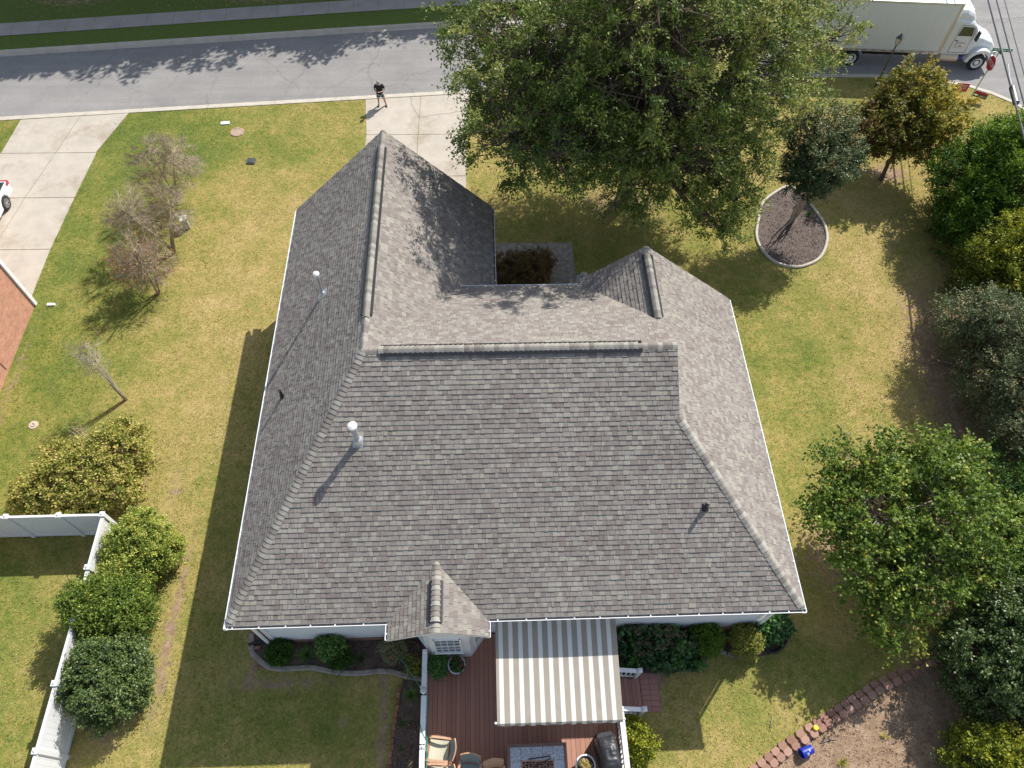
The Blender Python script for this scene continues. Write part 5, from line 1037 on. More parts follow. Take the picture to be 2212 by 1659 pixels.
mb = MB(); mb.mesh([(x, y, z+0.012) for x, y, z in [vs[8], vs[9], vs[10], vs[11], vs[12], vs[13], vs[14], vs[15]]], [(0, 1, 5, 4), (1, 2, 6, 5), (2, 3, 7, 6)]); mb.build('roof_panel', M['carpaint'], car)
for s in (-1, 1):
    for yy_ in (21.0, 18.4): wheel(car, -15.78+s*0.87, yy_, 0.33, 0.2, (s, 0))
    mb = MB(); mb.box((-15.78+s*0.62-0.14, 21.88, 0.70), (-15.78+s*0.62+0.245*1, 21.965, 0.86)); mb.box((-15.78+s*0.868-0.01, 21.70, 0.72), (-15.78+s*0.868+0.01, 21.93, 0.86)); mb.build('tail_light', M['taillight'], car)
    mb = MB(); mb.box((-15.78+s*0.95-0.09, 18.75, 0.92), (-15.78+s*0.95+0.09, 18.88, 1.05)); mb.build('wing_mirror', M['carpaint'], car)

# ------------------------------------------------------------------ small things on the lawn
mb = MB(); mb.box((-6.1, 26.95, 0.0), (-5.65, 27.17, 0.05), rz=0.12); tag(bevel(mb.build('utility_cover', M['white']), 0.01), 'small white rectangular utility lid in the grass', 'utility cover')
mb = MB(); mb.lathe((-5.13, 26.35, 0.0), [(0.36, 0.0), (0.34, 0.035), (0.26, 0.04), (0.25, 0.03), (0.01, 0.03)], 24); tag(mb.build('drain_cover', mat('stony_cover', (0.38, 0.28, 0.2), 0.9, 0.5, 14, 0.6, 20, fine=0.4)), 'round gravelly cover set in the grass', 'drain cover')
mb = MB(); mb.box((-4.27, 23.9, 0.0), (-3.86, 24.3, 0.07), rz=-0.06); mb.box((-4.20, 23.97, 0.07), (-3.93, 24.23, 0.085), rz=-0.06); tag(bevel(mb.build('meter_box', mat('dark_grey_lid', (0.06, 0.065, 0.07), 0.5, 0.4, 12)), 0.01), 'dark grey square meter box lid in the middle of the front lawn', 'meter box')
pb = empty('utility_pedestal', (-6.35, 19.6, 0), 'pale green utility pedestal box beneath the bare twigs', 'utility box')
mb = MB(); mb.box((-6.5, 19.45, 0), (-6.2, 19.75, 0.55), rz=0.3); bevel(mb.build('pedestal_body', mat('pale_green_metal', (0.36, 0.42, 0.36), 0.5), pb), 0.015)
mb = MB(); mb.box((-6.53, 19.42, 0.55), (-6.17, 19.78, 0.62), rz=0.3); bevel(mb.build('pedestal_cap', mat('pale_cap', (0.62, 0.66, 0.60), 0.5), pb), 0.015)
mb = MB(); mb.lathe((-10.16, 9.09, 0.0), [(0.19, 0), (0.18, 0.03), (0.10, 0.03), (0.09, 0.06), (0.05, 0.06), (0.04, 0.02), (0.005, 0.02)], 22); tag(mb.build('clean_out_cover', mat('pinkish_cover', (0.50, 0.40, 0.32), 0.8, 0.15, 9)), 'round pale clean-out cover on the neighbouring lawn', 'drain cover')

# block edging wall and bucket
rw = empty('retaining_wall', (19.5, -1.8, 0), 'low curving row of stacked red concrete blocks above the bare soil', 'wall'); rg = random.Random(12)
pts = resample([(14.9, -4.15)]+BLK[1:9], 0.285); first = None; Lp = offset_line(pts, -0.13); Lq = offset_line(pts, 0.08)
for row, (L_, z0, st) in enumerate(((Lq, 0.0, 0), (Lp, 0.0, 0))):
    for i in range(len(L_)-1):
        a, b = L_[i], L_[i+1]; ang = math.atan2(b[1]-a[1], b[0]-a[0]); cx, cy = (a[0]+b[0])/2, (a[1]+b[1])/2
        messy = cx > 21.3
        if row == 0 and messy and rg.random() < 0.5: continue
        hex_ = [(-0.135, -0.02), (-0.10, 0.09), (0.10, 0.09), (0.135, -0.02), (0.085, -0.11), (-0.085, -0.11)]; rr_ = ang+rg.uniform(-.08, .08)+(rg.uniform(-.6, .6) if messy else 0); mb = MB(); s = 1.1 if not messy else rg.uniform(0.85, 1.15)
        h = (0.06 if row == 0 else 0.13)+(rg.uniform(-0.02, 0.05) if messy else rg.uniform(0, .012)); c, sn = math.cos(rr_), math.sin(rr_)
        mb.prism([(cx+(x*c-y*sn)*s, cy+(x*sn+y*c)*s, -0.03) for x, y in hex_], (0.02*rg.uniform(-1, 1) if messy else 0, 0, h+0.03), 0, rg.random()); bevel(mb.build('block', M['block'], rw, tone=True), 0.012)
bk = empty('bucket', (17.35, -3.25, 0), 'blue plastic bucket lying on its side against the red blocks', 'bucket')
M['blue'] = mat('blue_plastic', (0.012, 0.035, 0.36), 0.35, 0.08, 4)
def side_lathe(mb, o, d, prof, n=26):
    o = Vector(o); d = Vector(d).normalized(); a = d.orthogonal().normalized(); b = d.cross(a); vs = []
    for r, t in prof:
        for k in range(n): vs.append(o+d*t+(a*math.cos(2*math.pi*k/n)+b*math.sin(2*math.pi*k/n))*r)
    mb.mesh(vs, [(i*n+k, i*n+(k+1) % n, (i+1)*n+(k+1) % n, (i+1)*n+k) for i in range(len(prof)-1) for k in range(n)])
bd = Vector((0.93, 0.33, 0.03)); bo = Vector((17.16, -3.34, 0.17))
mb = MB(); side_lathe(mb, bo, bd, [(0.145, 0.0), (0.165, 0.0), (0.168, 0.03), (0.158, 0.03), (0.156, 0.055), (0.164, 0.055), (0.163, 0.075), (0.153, 0.075), (0.132, 0.38), (0.128, 0.385), (0.002, 0.385), (0.002, 0.375), (0.124, 0.37), (0.145, 0.0)]); mb.build('bucket_body', M['blue'], bk, smooth=False)
mb = MB(); e = bd.normalized().cross(Vector((0, 0, 1))).normalized(); mb.tube([bo+bd*0.04+e*0.17*math.cos(a)+Vector((0, 0, -0.12))*math.sin(a)*1.0-bd*0.11*math.sin(a) for a in np.linspace(0, math.pi, 12)], 0.004, 5); mb.build('bail_handle', M['galv'], bk)
def text_mesh(name, body, size, mat_, parent, M4, extrude=0.001, align='CENTER'):
    cu = bpy.data.curves.new(name, 'FONT'); cu.body = body; cu.size = size; cu.extrude = extrude; cu.align_x = align; cu.align_y = 'CENTER'
    to_ = bpy.data.objects.new(name, cu); C.objects.link(to_); bpy.context.view_layer.update()
    me = bpy.data.meshes.new_from_object(to_); bpy.data.objects.remove(to_); me.name = name; me.materials.clear(); me.materials.append(mat_); me.transform(M4)
    return link(name, me, parent)
def frame(o, x, y):
    x = Vector(x).normalized(); y = Vector(y); y = (y-x*y.dot(x)).normalized(); z = x.cross(y); return Matrix(((x.x, y.x, z.x, o[0]), (x.y, y.y, z.y, o[1]), (x.z, y.z, z.z, o[2]), (0, 0, 0, 1)))
# printed white label on the bucket side facing up
lab = MB(); 
for t0, t1, a0, a1 in ((0.13, 0.145, 0.7, 1.25), (0.17, 0.185, 0.7, 1.25), (0.13, 0.185, 0.7, 0.78), (0.13, 0.185, 1.17, 1.25), (0.22, 0.26, 1.35, 1.5), (0.22, 0.26, 1.55, 1.7)):
    for s in range(4):
        aa, ab = a0+(a1-a0)*s/4, a0+(a1-a0)*(s+1)/4; R_ = lambda t, a: bo+bd.normalized()*t+(e*math.cos(a)+Vector((0, 0, 1))*math.sin(a))*(0.1555-0.068*max(0, t-0.075)+0.0015)
        lab.face([R_(t0, aa), R_(t1, aa), R_(t1, ab), R_(t0, ab)])
lab.build('printed_label', M['white'], bk)
mb = MB(); mb.lathe((17.80, -2.62, 0.13), [(0.085, 0.0), (0.085, 0.06), (0.07, 0.075), (0.01, 0.08)], 20); tag(mb.build('yellow_lid', mat('yellow_plastic', (0.70, 0.55, 0.03), 0.4, 0.1, 6)), 'small round yellow lid resting on the red blocks', 'lid')
for i, (p0, p1, lb) in enumerate((((20.1, -2.45, 0.03), (20.75, -2.75, 0.04), 'dead stick lying on the bare soil beside the weed'), ((17.9, -3.05, 0.02), (18.5, -2.95, 0.03), 'pale dry stalk on the soil near the blue bucket'), ((16.4, -2.55, 0.02), (16.55, -2.2, 0.03), 'pale stick on the lawn above the blocks'))):
    mb = MB(); a = Vector(p0); b = Vector(p1); mb.tube([a, a.lerp(b, 0.5)+Vector((0.03, 0.05, 0.02)), b], [0.018, 0.014, 0.006], 6); tag(mb.build('stick', M['palebark'], smooth=True), lb, 'stick', 'sticks on the ground')
# stone by the edging
for i, (x, y, s_) in enumerate(((-0.13, -0.25, 0.09), (0.0, -0.22, 0.06))):
    mb = MB(); mb.lathe((x, y, 0), [(s_, 0), (s_*0.9, s_*0.4), (s_*0.4, s_*0.6), (0.004, s_*0.62)], 7); tag(mb.build('stone', M['block']), ['larger pinkish stone outside the winding edging', 'smaller pinkish stone touching the winding edging'][i], 'stone', 'stones outside the edging')

# ------------------------------------------------------------------ street lamp
M['lamp_metal'] = mat('lamp_metal', (0.09, 0.095, 0.10), 0.45, 0.1, 6, metal=0.3); M['lampglass'] = mat('lamp_glass', (0.55, 0.55, 0.50), 0.25, 0.05, 6)
lp = empty('street_lamp', (29.7, 29.85, 0), 'lantern topped street lamp in the grass by the kerb', 'street lamp'); LX, LY, LH = 29.7, 29.85, 2.55
mb = MB(); mb.lathe((LX, LY, 0), [(0.10, 0), (0.10, 0.25), (0.055, 0.35), (0.04, LH-0.1), (0.06, LH-0.06), (0.05, LH)], 14); mb.build('lamp_post', M['lamp_metal'], lp, smooth=False)
mb = MB(); mb.lathe((LX, LY, LH), [(0.10, 0.0), (0.19, 0.36)], 4); mb.build('lamp_glass', M['lampglass'], lp)
mb = MB()
for k in range(4):
    a = math.pi/2*k; mb.obox((LX+0.10*math.cos(a), LY+0.10*math.sin(a), LH), (LX+0.19*math.cos(a), LY+0.19*math.sin(a), LH+0.36), 0.02, 0.02)
mb.lathe((LX, LY, LH+0.36), [(0.24, 0), (0.23, 0.02), (0.09, 0.15), (0.06, 0.19), (0.05, 0.24), (0.004, 0.26)], 4); mb.build('lantern_cap', M['lamp_metal'], lp)

# ------------------------------------------------------------------ stop sign with street name blade, two yard signs
M['signred'] = mat('sign_red', (0.50, 0.025, 0.035), 0.4, 0.05, 5); M['signgreen'] = mat('sign_green', (0.02, 0.22, 0.15), 0.4, 0.05, 5); M['signblack'] = mat('sign_black', (0.03, 0.03, 0.03), 0.4, 0.05, 5)
SX, SY = 34.41, 28.4
ss = empty('stop_sign', (SX, SY, 0), 'red octagonal stop sign on a tall post with a green street name blade', 'sign')
mb = MB(); mb.tube([(SX, SY, -0.1), (SX, SY, 3.02)], 0.035, 8); mb.build('sign_post', M['galv'], ss)
nrm = Vector((-0.9995, 0.03, 0.0)); tx = Vector((-0.03, -0.9995, 0.0)); up_ = Vector((0, 0, 1)); oc = Vector((SX, SY, 2.38))+nrm*0.05
def octo(mb, o, r, th):
    mb.prism([o+tx*r*math.cos(math.pi/8+k*math.pi/4)+up_*r*math.sin(math.pi/8+k*math.pi/4) for k in range(8)], nrm*th)
mb = MB(); octo(mb, oc, 0.40, 0.01); o1 = mb.build('sign_border', M['white'], ss); mb = MB(); octo(mb, oc+nrm*0.011, 0.37, 0.004); mb.build('sign_face', M['signred'], ss)
text_mesh('sign_lettering', 'STOP', 0.32, M['white'], ss, frame(oc+nrm*0.0165, tx, up_))
mb = MB(); b0 = Vector((SX, SY, 3.05)); bx = Vector((0.99, -0.12, 0)); mb.obox(b0-bx*0.42+up_*0.09, b0+bx*0.60+up_*0.09, 0.012, 0.18, up=(0, 0, 1)); mb.build('street_name_blade', M['signgreen'], ss)
for k, w_ in ((-0.26, 0.16), (-0.05, 0.18), (0.17, 0.18), (0.42, 0.14)):
    mb = MB(); mb.obox(b0+bx*(k-w_/2)+up_*0.09+Vector((-0.0015, -0.0085, 0)), b0+bx*(k+w_/2)+up_*0.09+Vector((-0.0015, -0.0085, 0)), 0.002, 0.055); mb.build('blade_lettering', M['white'], ss)
mb = MB(); mb.obox(b0-Vector((0, 0.18, 0)), b0+Vector((0, 0.18, 0)), 0.012, 0.13); mb.build('street_name_blade', M['signgreen'], ss)
def yard_sign(label, c, wdt, h, z0, m, rows, ang, parts_extra=None):
    x, y = c; d = Vector((math.cos(ang), math.sin(ang), 0)); n_ = Vector((d.y, -d.x, 0)); t = empty('yard_sign', (x, y, 0), label, 'sign'); p = Vector((x, y, 0)); mb = MB(); mb.obox(p-d*wdt/2+up_*(z0+h/2), p+d*wdt/2+up_*(z0+h/2), 0.012, h); mb.build('sign_panel', m, t)
    mb = MB(); [mb.obox(p+d*s*wdt*0.4+up_*-0.05-n_*0.012, p+d*s*wdt*0.4+up_*(z0+h)-n_*0.012, 0.012, 0.012, up=(1, 0, 0)) for s in (-1, 1)]; mb.build('sign_stake', M['galv'], t)
    for txt, sz, dz, mm in rows: text_mesh('sign_lettering', txt, sz, mm, t, frame(p+n_*0.008+up_*(z0+h*dz), d, up_))
    return t
yard_sign('small red open house yard sign left of the stop sign post', (34.0, 28.95), 0.68, 0.5, 0.30, M['signred'], [('OPEN', 0.19, 0.68, M['white']), ('HOUSE', 0.15, 0.38, M['white'])], -0.15)
yard_sign('small black and red for sale yard sign right of the stop sign post', (34.95, 28.5), 0.72, 0.36, 0.22, M['signblack'], [('FOR SALE', 0.145, 0.30, M['white'])], -0.55)
mb = MB(); p = Vector((34.95, 28.5, 0)); d = Vector((math.cos(-.55), math.sin(-.55), 0)); mb.obox(p-d*0.35+up_*0.505+Vector((d.y, -d.x, 0))*0.008, p+d*0.35+up_*0.505+Vector((d.y, -d.x, 0))*0.008, 0.003, 0.13); o = mb.build('sign_band', M['signred'], [q for q in C.objects if q.name.startswith('yard_sign') and 'sale' in q['label']][0])

# ------------------------------------------------------------------ box truck heading right
tk = empty('box_truck', (31.5, 32.6, -0.1), 'white box truck turning at the street corner', 'truck')
TR = math.radians(-4.05); td = Vector((math.cos(TR), math.sin(TR), 0)); tn = Vector((-math.sin(TR), math.cos(TR), 0)); T0 = Vector((28.69, 31.865, -0.1))
def TP(x, y, z): return T0+td*x+tn*y+Vector((0, 0, z))
def tbox(mb, x0, x1, y0, y1, z0, z1, mi=0): mb.mesh([TP(x, y, z) for z in (z0, z1) for x, y in ((x0, y0), (x1, y0), (x1, y1), (x0, y1))], [(0, 3, 2, 1), (4, 5, 6, 7), (0, 1, 5, 4), (1, 2, 6, 5), (2, 3, 7, 6), (3, 0, 4, 7)], mi)
M['truckwhite'] = mat('truck_white', (0.70, 0.72, 0.72), 0.35, 0.03, 1.2, spec=0.5); M['trimtan'] = mat('weathered_aluminium_trim', (0.60, 0.50, 0.38), 0.4, 0.1, 5, metal=0.3)
BX0, BX1, BZ0, BZ1 = -3.1, 4.72, 1.02, 3.86; TW = 2.35
mb = MB(); tbox(mb, BX0, BX1, 0.0, TW, BZ0, BZ1); bevel(mb.build('cargo_box', M['truckwhite'], tk), 0.03)
mb = MB(); tbox(mb, BX1-0.10, BX1+0.012, -0.014, 0.12, BZ0-0.02, BZ1-0.06); mb.build('corner_trim', M['trimtan'], tk)
mb = MB(); tbox(mb, BX0-0.01, BX1+0.014, -0.016, 0.02, BZ1-0.11, BZ1+0.012); tbox(mb, BX0, BX1+0.01, -0.018, 0.0, BZ0-0.05, BZ0+0.10); mb.build('side_rail', M['galv'], tk)
mb = MB(); [tbox(mb, BX0+0.61*k, BX0+0.61*k+0.012, -0.006, 0.0, BZ0+0.1, BZ1-0.11) for k in range(1, 13)]; mb.build('panel_seam', M['truckwhite'], tk)
mb = MB()
for k in range(14): x = BX0+0.25+k*0.54; tbox(mb, x, x+0.24, -0.021, -0.0185, BZ0+0.02, BZ0+0.06)
mb.build('reflector_tape', M['signred'], tk)
mb = MB()
for k in range(1, 6): tbox(mb, BX0+k*1.3, BX0+k*1.3+0.03, 0.05, TW-0.05, BZ1, BZ1+0.008)
mb.build('roof_bow', M['galv'], tk)
mb = MB(); tbox(mb, -3.0, 7.4, 0.75, 0.85, 0.62, 0.88); tbox(mb, -3.0, 7.4, 1.5, 1.6, 0.62, 0.88); [tbox(mb, BX0+0.3+k*0.5, BX0+0.38+k*0.5, 0.02, TW-0.02, 0.90, 1.0) for k in range(15)]; tbox(mb, 0.55, 3.2, 0.08, 0.5, 0.75, 0.98); mb.build('chassis', M['dark'], tk)
# cab: lofted body sections along x
def csec(x, yh, z0, z1, crown=0.0): return [TP(x, TW/2-yh, z0), TP(x, TW/2+yh, z0), TP(x, TW/2+yh, z1-0.12-crown), TP(x, TW/2+yh*0.86, z1-crown*0.4), TP(x, TW/2, z1), TP(x, TW/2-yh*0.86, z1-crown*0.4), TP(x, TW/2-yh, z1-0.12-crown)]
mb = MB(); loft(mb, [csec(4.84, 1.03, 0.85, 2.95), csec(5.2, 1.04, 0.85, 2.92), csec(5.95, 1.02, 0.85, 2.72), csec(6.15, 1.0, 0.85, 2.55), csec(6.55, 0.98, 0.9, 1.85)]); bevel(mb.build('cab', M['truckwhite'], tk), 0.05, 3)
mb = MB(); loft(mb, [csec(4.92, 0.95, 2.85, 3.40, .05), csec(5.35, 0.92, 2.85, 3.34, .05), csec(5.8, 0.82, 2.7, 3.12, .05), csec(6.08, 0.66, 2.55, 2.78, .03)]); bevel(mb.build('wind_deflector', M['truckwhite'], tk), 0.04, 3)
mb = MB(); 
for k in range(6): x = 4.98+k*0.15; zz = 3.40-0.13*(k*0.15)/0.9-(0.02*k); mb.obox(TP(x, TW/2-0.62, zz+0.015), TP(x, TW/2+0.62, zz+0.015), 0.014, 0.014)
mb.build('deflector_rib', M['galv'], tk)
mb = MB(); loft(mb, [csec(6.45, 0.84, 0.95, 1.88, .06), csec(7.1, 0.80, 0.9, 1.72, .10), csec(7.7, 0.72, 0.85, 1.50, .16), csec(8.02, 0.60, 0.8, 1.18, .12)]); bevel(mb.build('hood', M['truckwhite'], tk), 0.07, 3)
for y0, s in ((0.0, 1), (TW, -1)):
    mb = MB(); n = 12; inn = []; out = []
    for k in range(n+1):
        a = math.pi*k/n; inn.append((7.18-0.56*math.cos(a), 0.50+0.56*math.sin(a))); out.append((7.18-0.70*math.cos(a)*1.05, 0.50+0.74*math.sin(a)))
    for A_, B_, ya, yb_ in ((inn, out, 0.02, 0.02), (out, out, 0.02, 0.42), (inn, inn, 0.02, 0.42)):
        for k in range(n):
            P_ = lambda q, y: TP(q[0], y0+s*y, q[1]); mb.face([P_(A_[k], ya), P_(A_[k+1], ya), P_(B_[k+1], yb_), P_(B_[k], yb_)])
    mb.build('mudguard', M['truckwhite'], tk)
mb = MB(); mb.mesh([TP(5.32, 0.125, 1.98), TP(6.12, 0.145, 1.98), TP(6.02, 0.155, 2.48), TP(5.38, 0.125, 2.52)], [(0, 1, 2, 3)]); mb.build('side_window', M['glass'], tk)
mb = MB(); mb.mesh([TP(6.20, 0.25, 2.46), TP(6.20, TW-0.25, 2.46), TP(6.56, TW-0.25, 1.92), TP(6.56, 0.25, 1.92)], [(0, 1, 2, 3)]); mb.build('windscreen', M['glass'], tk)
mb = MB()
for a, b in (((5.26, 1.0), (5.26, 2.6)), ((6.22, 1.0), (6.18, 2.0)), ((5.26, 1.0), (6.22, 1.0)), ((6.18, 2.0), (6.05, 2.58)), ((5.26, 2.6), (6.05, 2.58))): mb.obox(TP(a[0], 0.122, a[1]), TP(b[0], 0.124, b[1]), 0.012, 0.012)
mb.build('door_seam', M['debris'], tk)
mb = MB(); mb.obox(TP(5.33, 0.11, 1.70), TP(5.50, 0.11, 1.70), 0.03, 0.03); mb.build('door_handle', M['black_plastic'], tk)
mb = MB(); tbox(mb, 6.28, 6.36, -0.16, 0.06, 1.85, 2.40); mb.obox(TP(6.3, 0.12, 1.9), TP(6.32, -0.05, 1.95), 0.02, 0.02); mb.build('wing_mirror', M['black_plastic'], tk)
mb = MB(); tbox(mb, 5.50, 5.95, 0.100, 0.118, 1.30, 1.58); mb.build('door_placard', M['white'], tk)
mb = MB()
for a in ((5.50, 1.30, 5.95, 1.315), (5.50, 1.565, 5.95, 1.58), (5.50, 1.315, 5.512, 1.565), (5.938, 1.315, 5.95, 1.565)): tbox(mb, a[0], a[2], 0.096, 0.0995, a[1], a[3])
mb.build('placard_border', M['signred'], tk)
mb = MB(); [tbox(mb, 5.60+dx, 5.60+dx+w_, 0.096, 0.0995, z_, z_+0.035) for dx, w_, z_ in ((0.03, 0.16, 1.45), (0.0, 0.25, 1.37))]; mb.build('placard_lettering', M['debris'], tk)
mb = MB(); p0_ = TP(4.95, 0.22, 0.68); p1_ = TP(5.95, 0.22, 0.68); mb.tube([p0_, p1_], 0.24, 18); mb.build('fuel_tank', M['trimtan'], tk, smooth=False)
mb = MB(); tbox(mb, 6.06, 6.2, 0.10, 0.3, 0.62, 0.80); mb.build('fluid_bottle', M['blue'], tk)
mb = MB(); tbox(mb, 7.86, 8.12, 0.12, TW-0.12, 0.48, 0.72); bevel(mb.build('bumper', M['galv'], tk), 0.03)
for y in (0.28, TW-0.28): mb = MB(); tbox(mb, 7.80, 8.0, y-0.13, y+0.13, 0.92, 1.12); mb.build('headlight', M['lampglass'], tk)
for x in (0.0, 7.18):
    wheel(tk, *TP(x, 0.02, 0)[:2], 0.46, 0.30, (-tn.x, -tn.y), True, 0.36, M['white']); wheel(tk, *TP(x, TW-0.02, 0)[:2], 0.46, 0.30, (tn.x, tn.y), True, 0.36, M['white'])

# ------------------------------------------------------------------ overhead wires with splice case
wr = empty('overhead_wires', (31, 22, 5.5), 'three black overhead wires crossing the upper right corner', 'wires')
def wire(a, b, r, sag=0.25):
    a = Vector(a); b = Vector(b); mb = MB(); mb.tube([a.lerp(b, t_)-Vector((0, 0, sag*math.sin(math.pi*t_))) for t_ in np.linspace(0, 1, 14)], r, 6); return mb.build('wire', M['lamp_metal'], wr)
def ext(p, q, t0, t1):
    p = Vector(p); q = Vector(q); return p+(q-p)*t0, p+(q-p)*t1
for p, q, r in (((32.57, 28.88, 5.5), (30.78, 21.39, 5.5), 0.045), ((32.99, 28.88, 5.5), (31.07, 20.97, 5.5), 0.036), ((33.39, 28.88, 5.5), (31.92, 23.01, 5.5), 0.022)):
    a, b = ext(p, q, -4.0, 3.2); wire(a, b, r, 0.0)
mb = MB(); a = Vector((31.05, 22.25, 5.48)); b = Vector((30.80, 20.95, 5.40)); mb.tube([a, a.lerp(b, .12), a.lerp(b, .88), b], [0.03, 0.13, 0.13, 0.03], 10); mb.build('splice_case', M['black_plastic'], wr)
mb = MB(); mb.tube([(31.45, 23.7, 5.53), (31.2, 22.9, 5.5), (31.06, 22.3, 5.48)], 0.02, 6); mb.build('wire', M['galv'], wr)

# ------------------------------------------------------------------ person with controller
M['skin'] = mat('skin', (0.46, 0.25, 0.17), 0.55, 0.06, 10); M['shirt'] = mat('black_shirt', (0.018, 0.019, 0.025), 0.85, 0.1, 8); M['shorts'] = mat('grey_shorts', (0.36, 0.37, 0.38), 0.85, 0.06, 8)
M['shoe'] = mat('dark_shoe', (0.04, 0.035, 0.04), 0.6, 0.3, 20); M['capm'] = mat('grey_cap', (0.32, 0.30, 0.28), 0.8, 0.08, 10); M['hair'] = mat('grey_beard', (0.25, 0.20, 0.16), 0.9, 0.2, 30)
pr = empty('person', (2.22, 28.38, 0), 'person in black shirt, grey shorts and cap standing on the drive looking down', 'person')
HS = 1.56/1.75; PX, PY = 2.22, 28.42
def skin_obj(name, verts, edges, radii, m, root=0, sub=2):
    """verts in metres for a 1.75 m figure, x = figure's left-right seen from the house, y away from it"""
    me = bpy.data.meshes.new(name); me.from_pydata([(PX+x*HS, PY+y*HS, 0.012+z*HS) for x, y, z in verts], edges, []); me.materials.append(m)
    o = link(name, me, pr); md = o.modifiers.new('skin', 'SKIN'); md.use_smooth_shade = True; me.skin_vertices.new(name='') if not me.skin_vertices else None
    for i, r in enumerate(radii):
        r = (r, r) if not isinstance(r, tuple) else r; me.skin_vertices[0].data[i].radius = (r[0]*HS, r[1]*HS)
    me.skin_vertices[0].data[root].use_root = True
    s_ = o.modifiers.new('sub', 'SUBSURF'); s_.levels = sub; s_.render_levels = sub; return o
# feet are planted apart, toes toward the house (-y)
body_v = [(0, 0.0, 0.95), (0, -0.02, 1.15), (0, -0.01, 1.34), (0, -0.02, 1.45), (0, -0.06, 1.52), (0, -0.10, 1.60), (0, -0.115, 1.68),
          (-0.10, 0.0, 0.90), (-0.15, -0.01, 0.50), (-0.17, 0.03, 0.09), (-0.19, -0.13, 0.045),
          (0.11, 0.0, 0.90), (0.19, -0.01, 0.50), (0.25, 0.03, 0.09), (0.29, -0.12, 0.045),
          (-0.20, 0.0, 1.40), (-0.30, -0.04, 1.13), (-0.12, -0.27, 1.13), (-0.055, -0.32, 1.14),
          (0.20, 0.0, 1.40), (0.32, -0.04, 1.13), (0.12, -0.27, 1.13), (0.055, -0.32, 1.14)]
body_e = [(0,1),(1,2),(2,3),(3,4),(4,5),(5,6),(0,7),(7,8),(8,9),(9,10),(0,11),(11,12),(12,13),(13,14),(2,15),(15,16),(16,17),(17,18),(2,19),(19,20),(20,21),(21,22)]
body_r = [(0.15,0.11),(0.155,0.115),(0.15,0.10),0.06,0.055,(0.078,0.092),(0.07,0.08),0.10,0.066,0.044,0.035,0.10,0.066,0.044,0.035,0.06,0.05,0.034,(0.036,0.022),0.06,0.05,0.034,(0.036,0.022)]
skin_obj('body', body_v, body_e, body_r, M['skin'])
for s in (-1, 1):
    fv = []; fe = []; fr = []
    for k in range(4):
        x0 = s*(0.055-0.004*k); n0 = len(fv); L = (0.040, 0.045, 0.042, 0.034)[k]
        fv += [(s*0.058, -0.315+0.013*k-0.01, 1.15-0.014*k), (s*(0.058-L*0.7), -0.345+0.013*k, 1.15-0.014*k), (s*(0.058-L*1.25), -0.335+0.012*k, 1.145-0.014*k)]; fe += [(n0, n0+1), (n0+1, n0+2)]; fr += [0.0095, 0.0085, 0.007]
    n0 = len(fv); fv += [(s*0.060, -0.31, 1.165), (s*0.045, -0.335, 1.185), (s*0.025, -0.34, 1.19)]; fe += [(n0, n0+1), (n0+1, n0+2)]; fr += [0.011, 0.010, 0.008]
    skin_obj('fingers', fv, fe, fr, M['skin'], sub=1)
    # shoe
    fx = -0.17 if s < 0 else 0.25; tx_ = -0.205 if s < 0 else 0.31
    mb = MB(); a_ = Vector((fx, 0.07, 0)); b_ = Vector((tx_, -0.20, 0)); dd_ = (b_-a_).normalized(); pp = Vector((dd_.y, -dd_.x, 0)); secs = []
    for t_, w_, h_ in ((0, 0.032, 0.07), (0.12, 0.042, 0.10), (0.4, 0.044, 0.11), (0.7, 0.05, 0.075), (0.93, 0.042, 0.055), (1.0, 0.022, 0.035)):
        q = a_.lerp(b_, t_); secs.append([(PX+(q.x+pp.x*u*w_)*HS, PY+(q.y+pp.y*u*w_)*HS, 0.022+v*h_*HS) for u, v in ((-1, 0), (1, 0), (1, 0.6), (0.6, 1), (-0.6, 1), (-1, 0.6))])
    loft(mb, secs); mb.build('shoe', M['shoe'], pr, smooth=True)
skin_obj('shirt', [(0, 0, 0.92), (0, -0.03, 1.12), (0, -0.01, 1.33), (0, -0.015, 1.43), (-0.20, 0, 1.40), (-0.275, -0.02, 1.21), (0.20, 0, 1.40), (0.295, -0.02, 1.21), (0, 0, 0.80)], [(0, 1), (1, 2), (2, 3), (2, 4), (4, 5), (2, 6), (6, 7), (0, 8)], [(0.21, 0.17), (0.22, 0.18), (0.205, 0.15), (0.08, 0.08), 0.092, 0.082, 0.092, 0.082, (0.195, 0.155)], M['shirt'])
skin_obj('shorts', [(0, 0, 0.94), (-0.10, 0, 0.84), (-0.145, -0.01, 0.53), (0.11, 0, 0.84), (0.18, -0.01, 0.53)], [(0, 1), (1, 2), (0, 3), (3, 4)], [(0.18, 0.14), 0.135, 0.118, 0.135, 0.118], M['shorts'])
def hp(x, y, z): return (PX+x*HS, PY+y*HS, 0.012+z*HS)
mb = MB(); tilt = Matrix.Rotation(math.radians(28), 3, 'X'); hc = Vector(hp(0, -0.105, 1.655)); prof_ = [(0.100, -0.01), (0.102, 0.03), (0.092, 0.075), (0.062, 0.108), (0.02, 0.12), (0.002, 0.121)]; nn_ = 20; vs = []
for r, z in prof_:
    for k in range(nn_): vs.append(hc+tilt @ Vector((r*0.92*math.cos(2*math.pi*k/nn_), r*1.12*math.sin(2*math.pi*k/nn_), z))*HS)
mb.mesh(vs, [(i*nn_+k, i*nn_+(k+1) % nn_, (i+1)*nn_+(k+1) % nn_, (i+1)*nn_+k) for i in range(5) for k in range(nn_)])
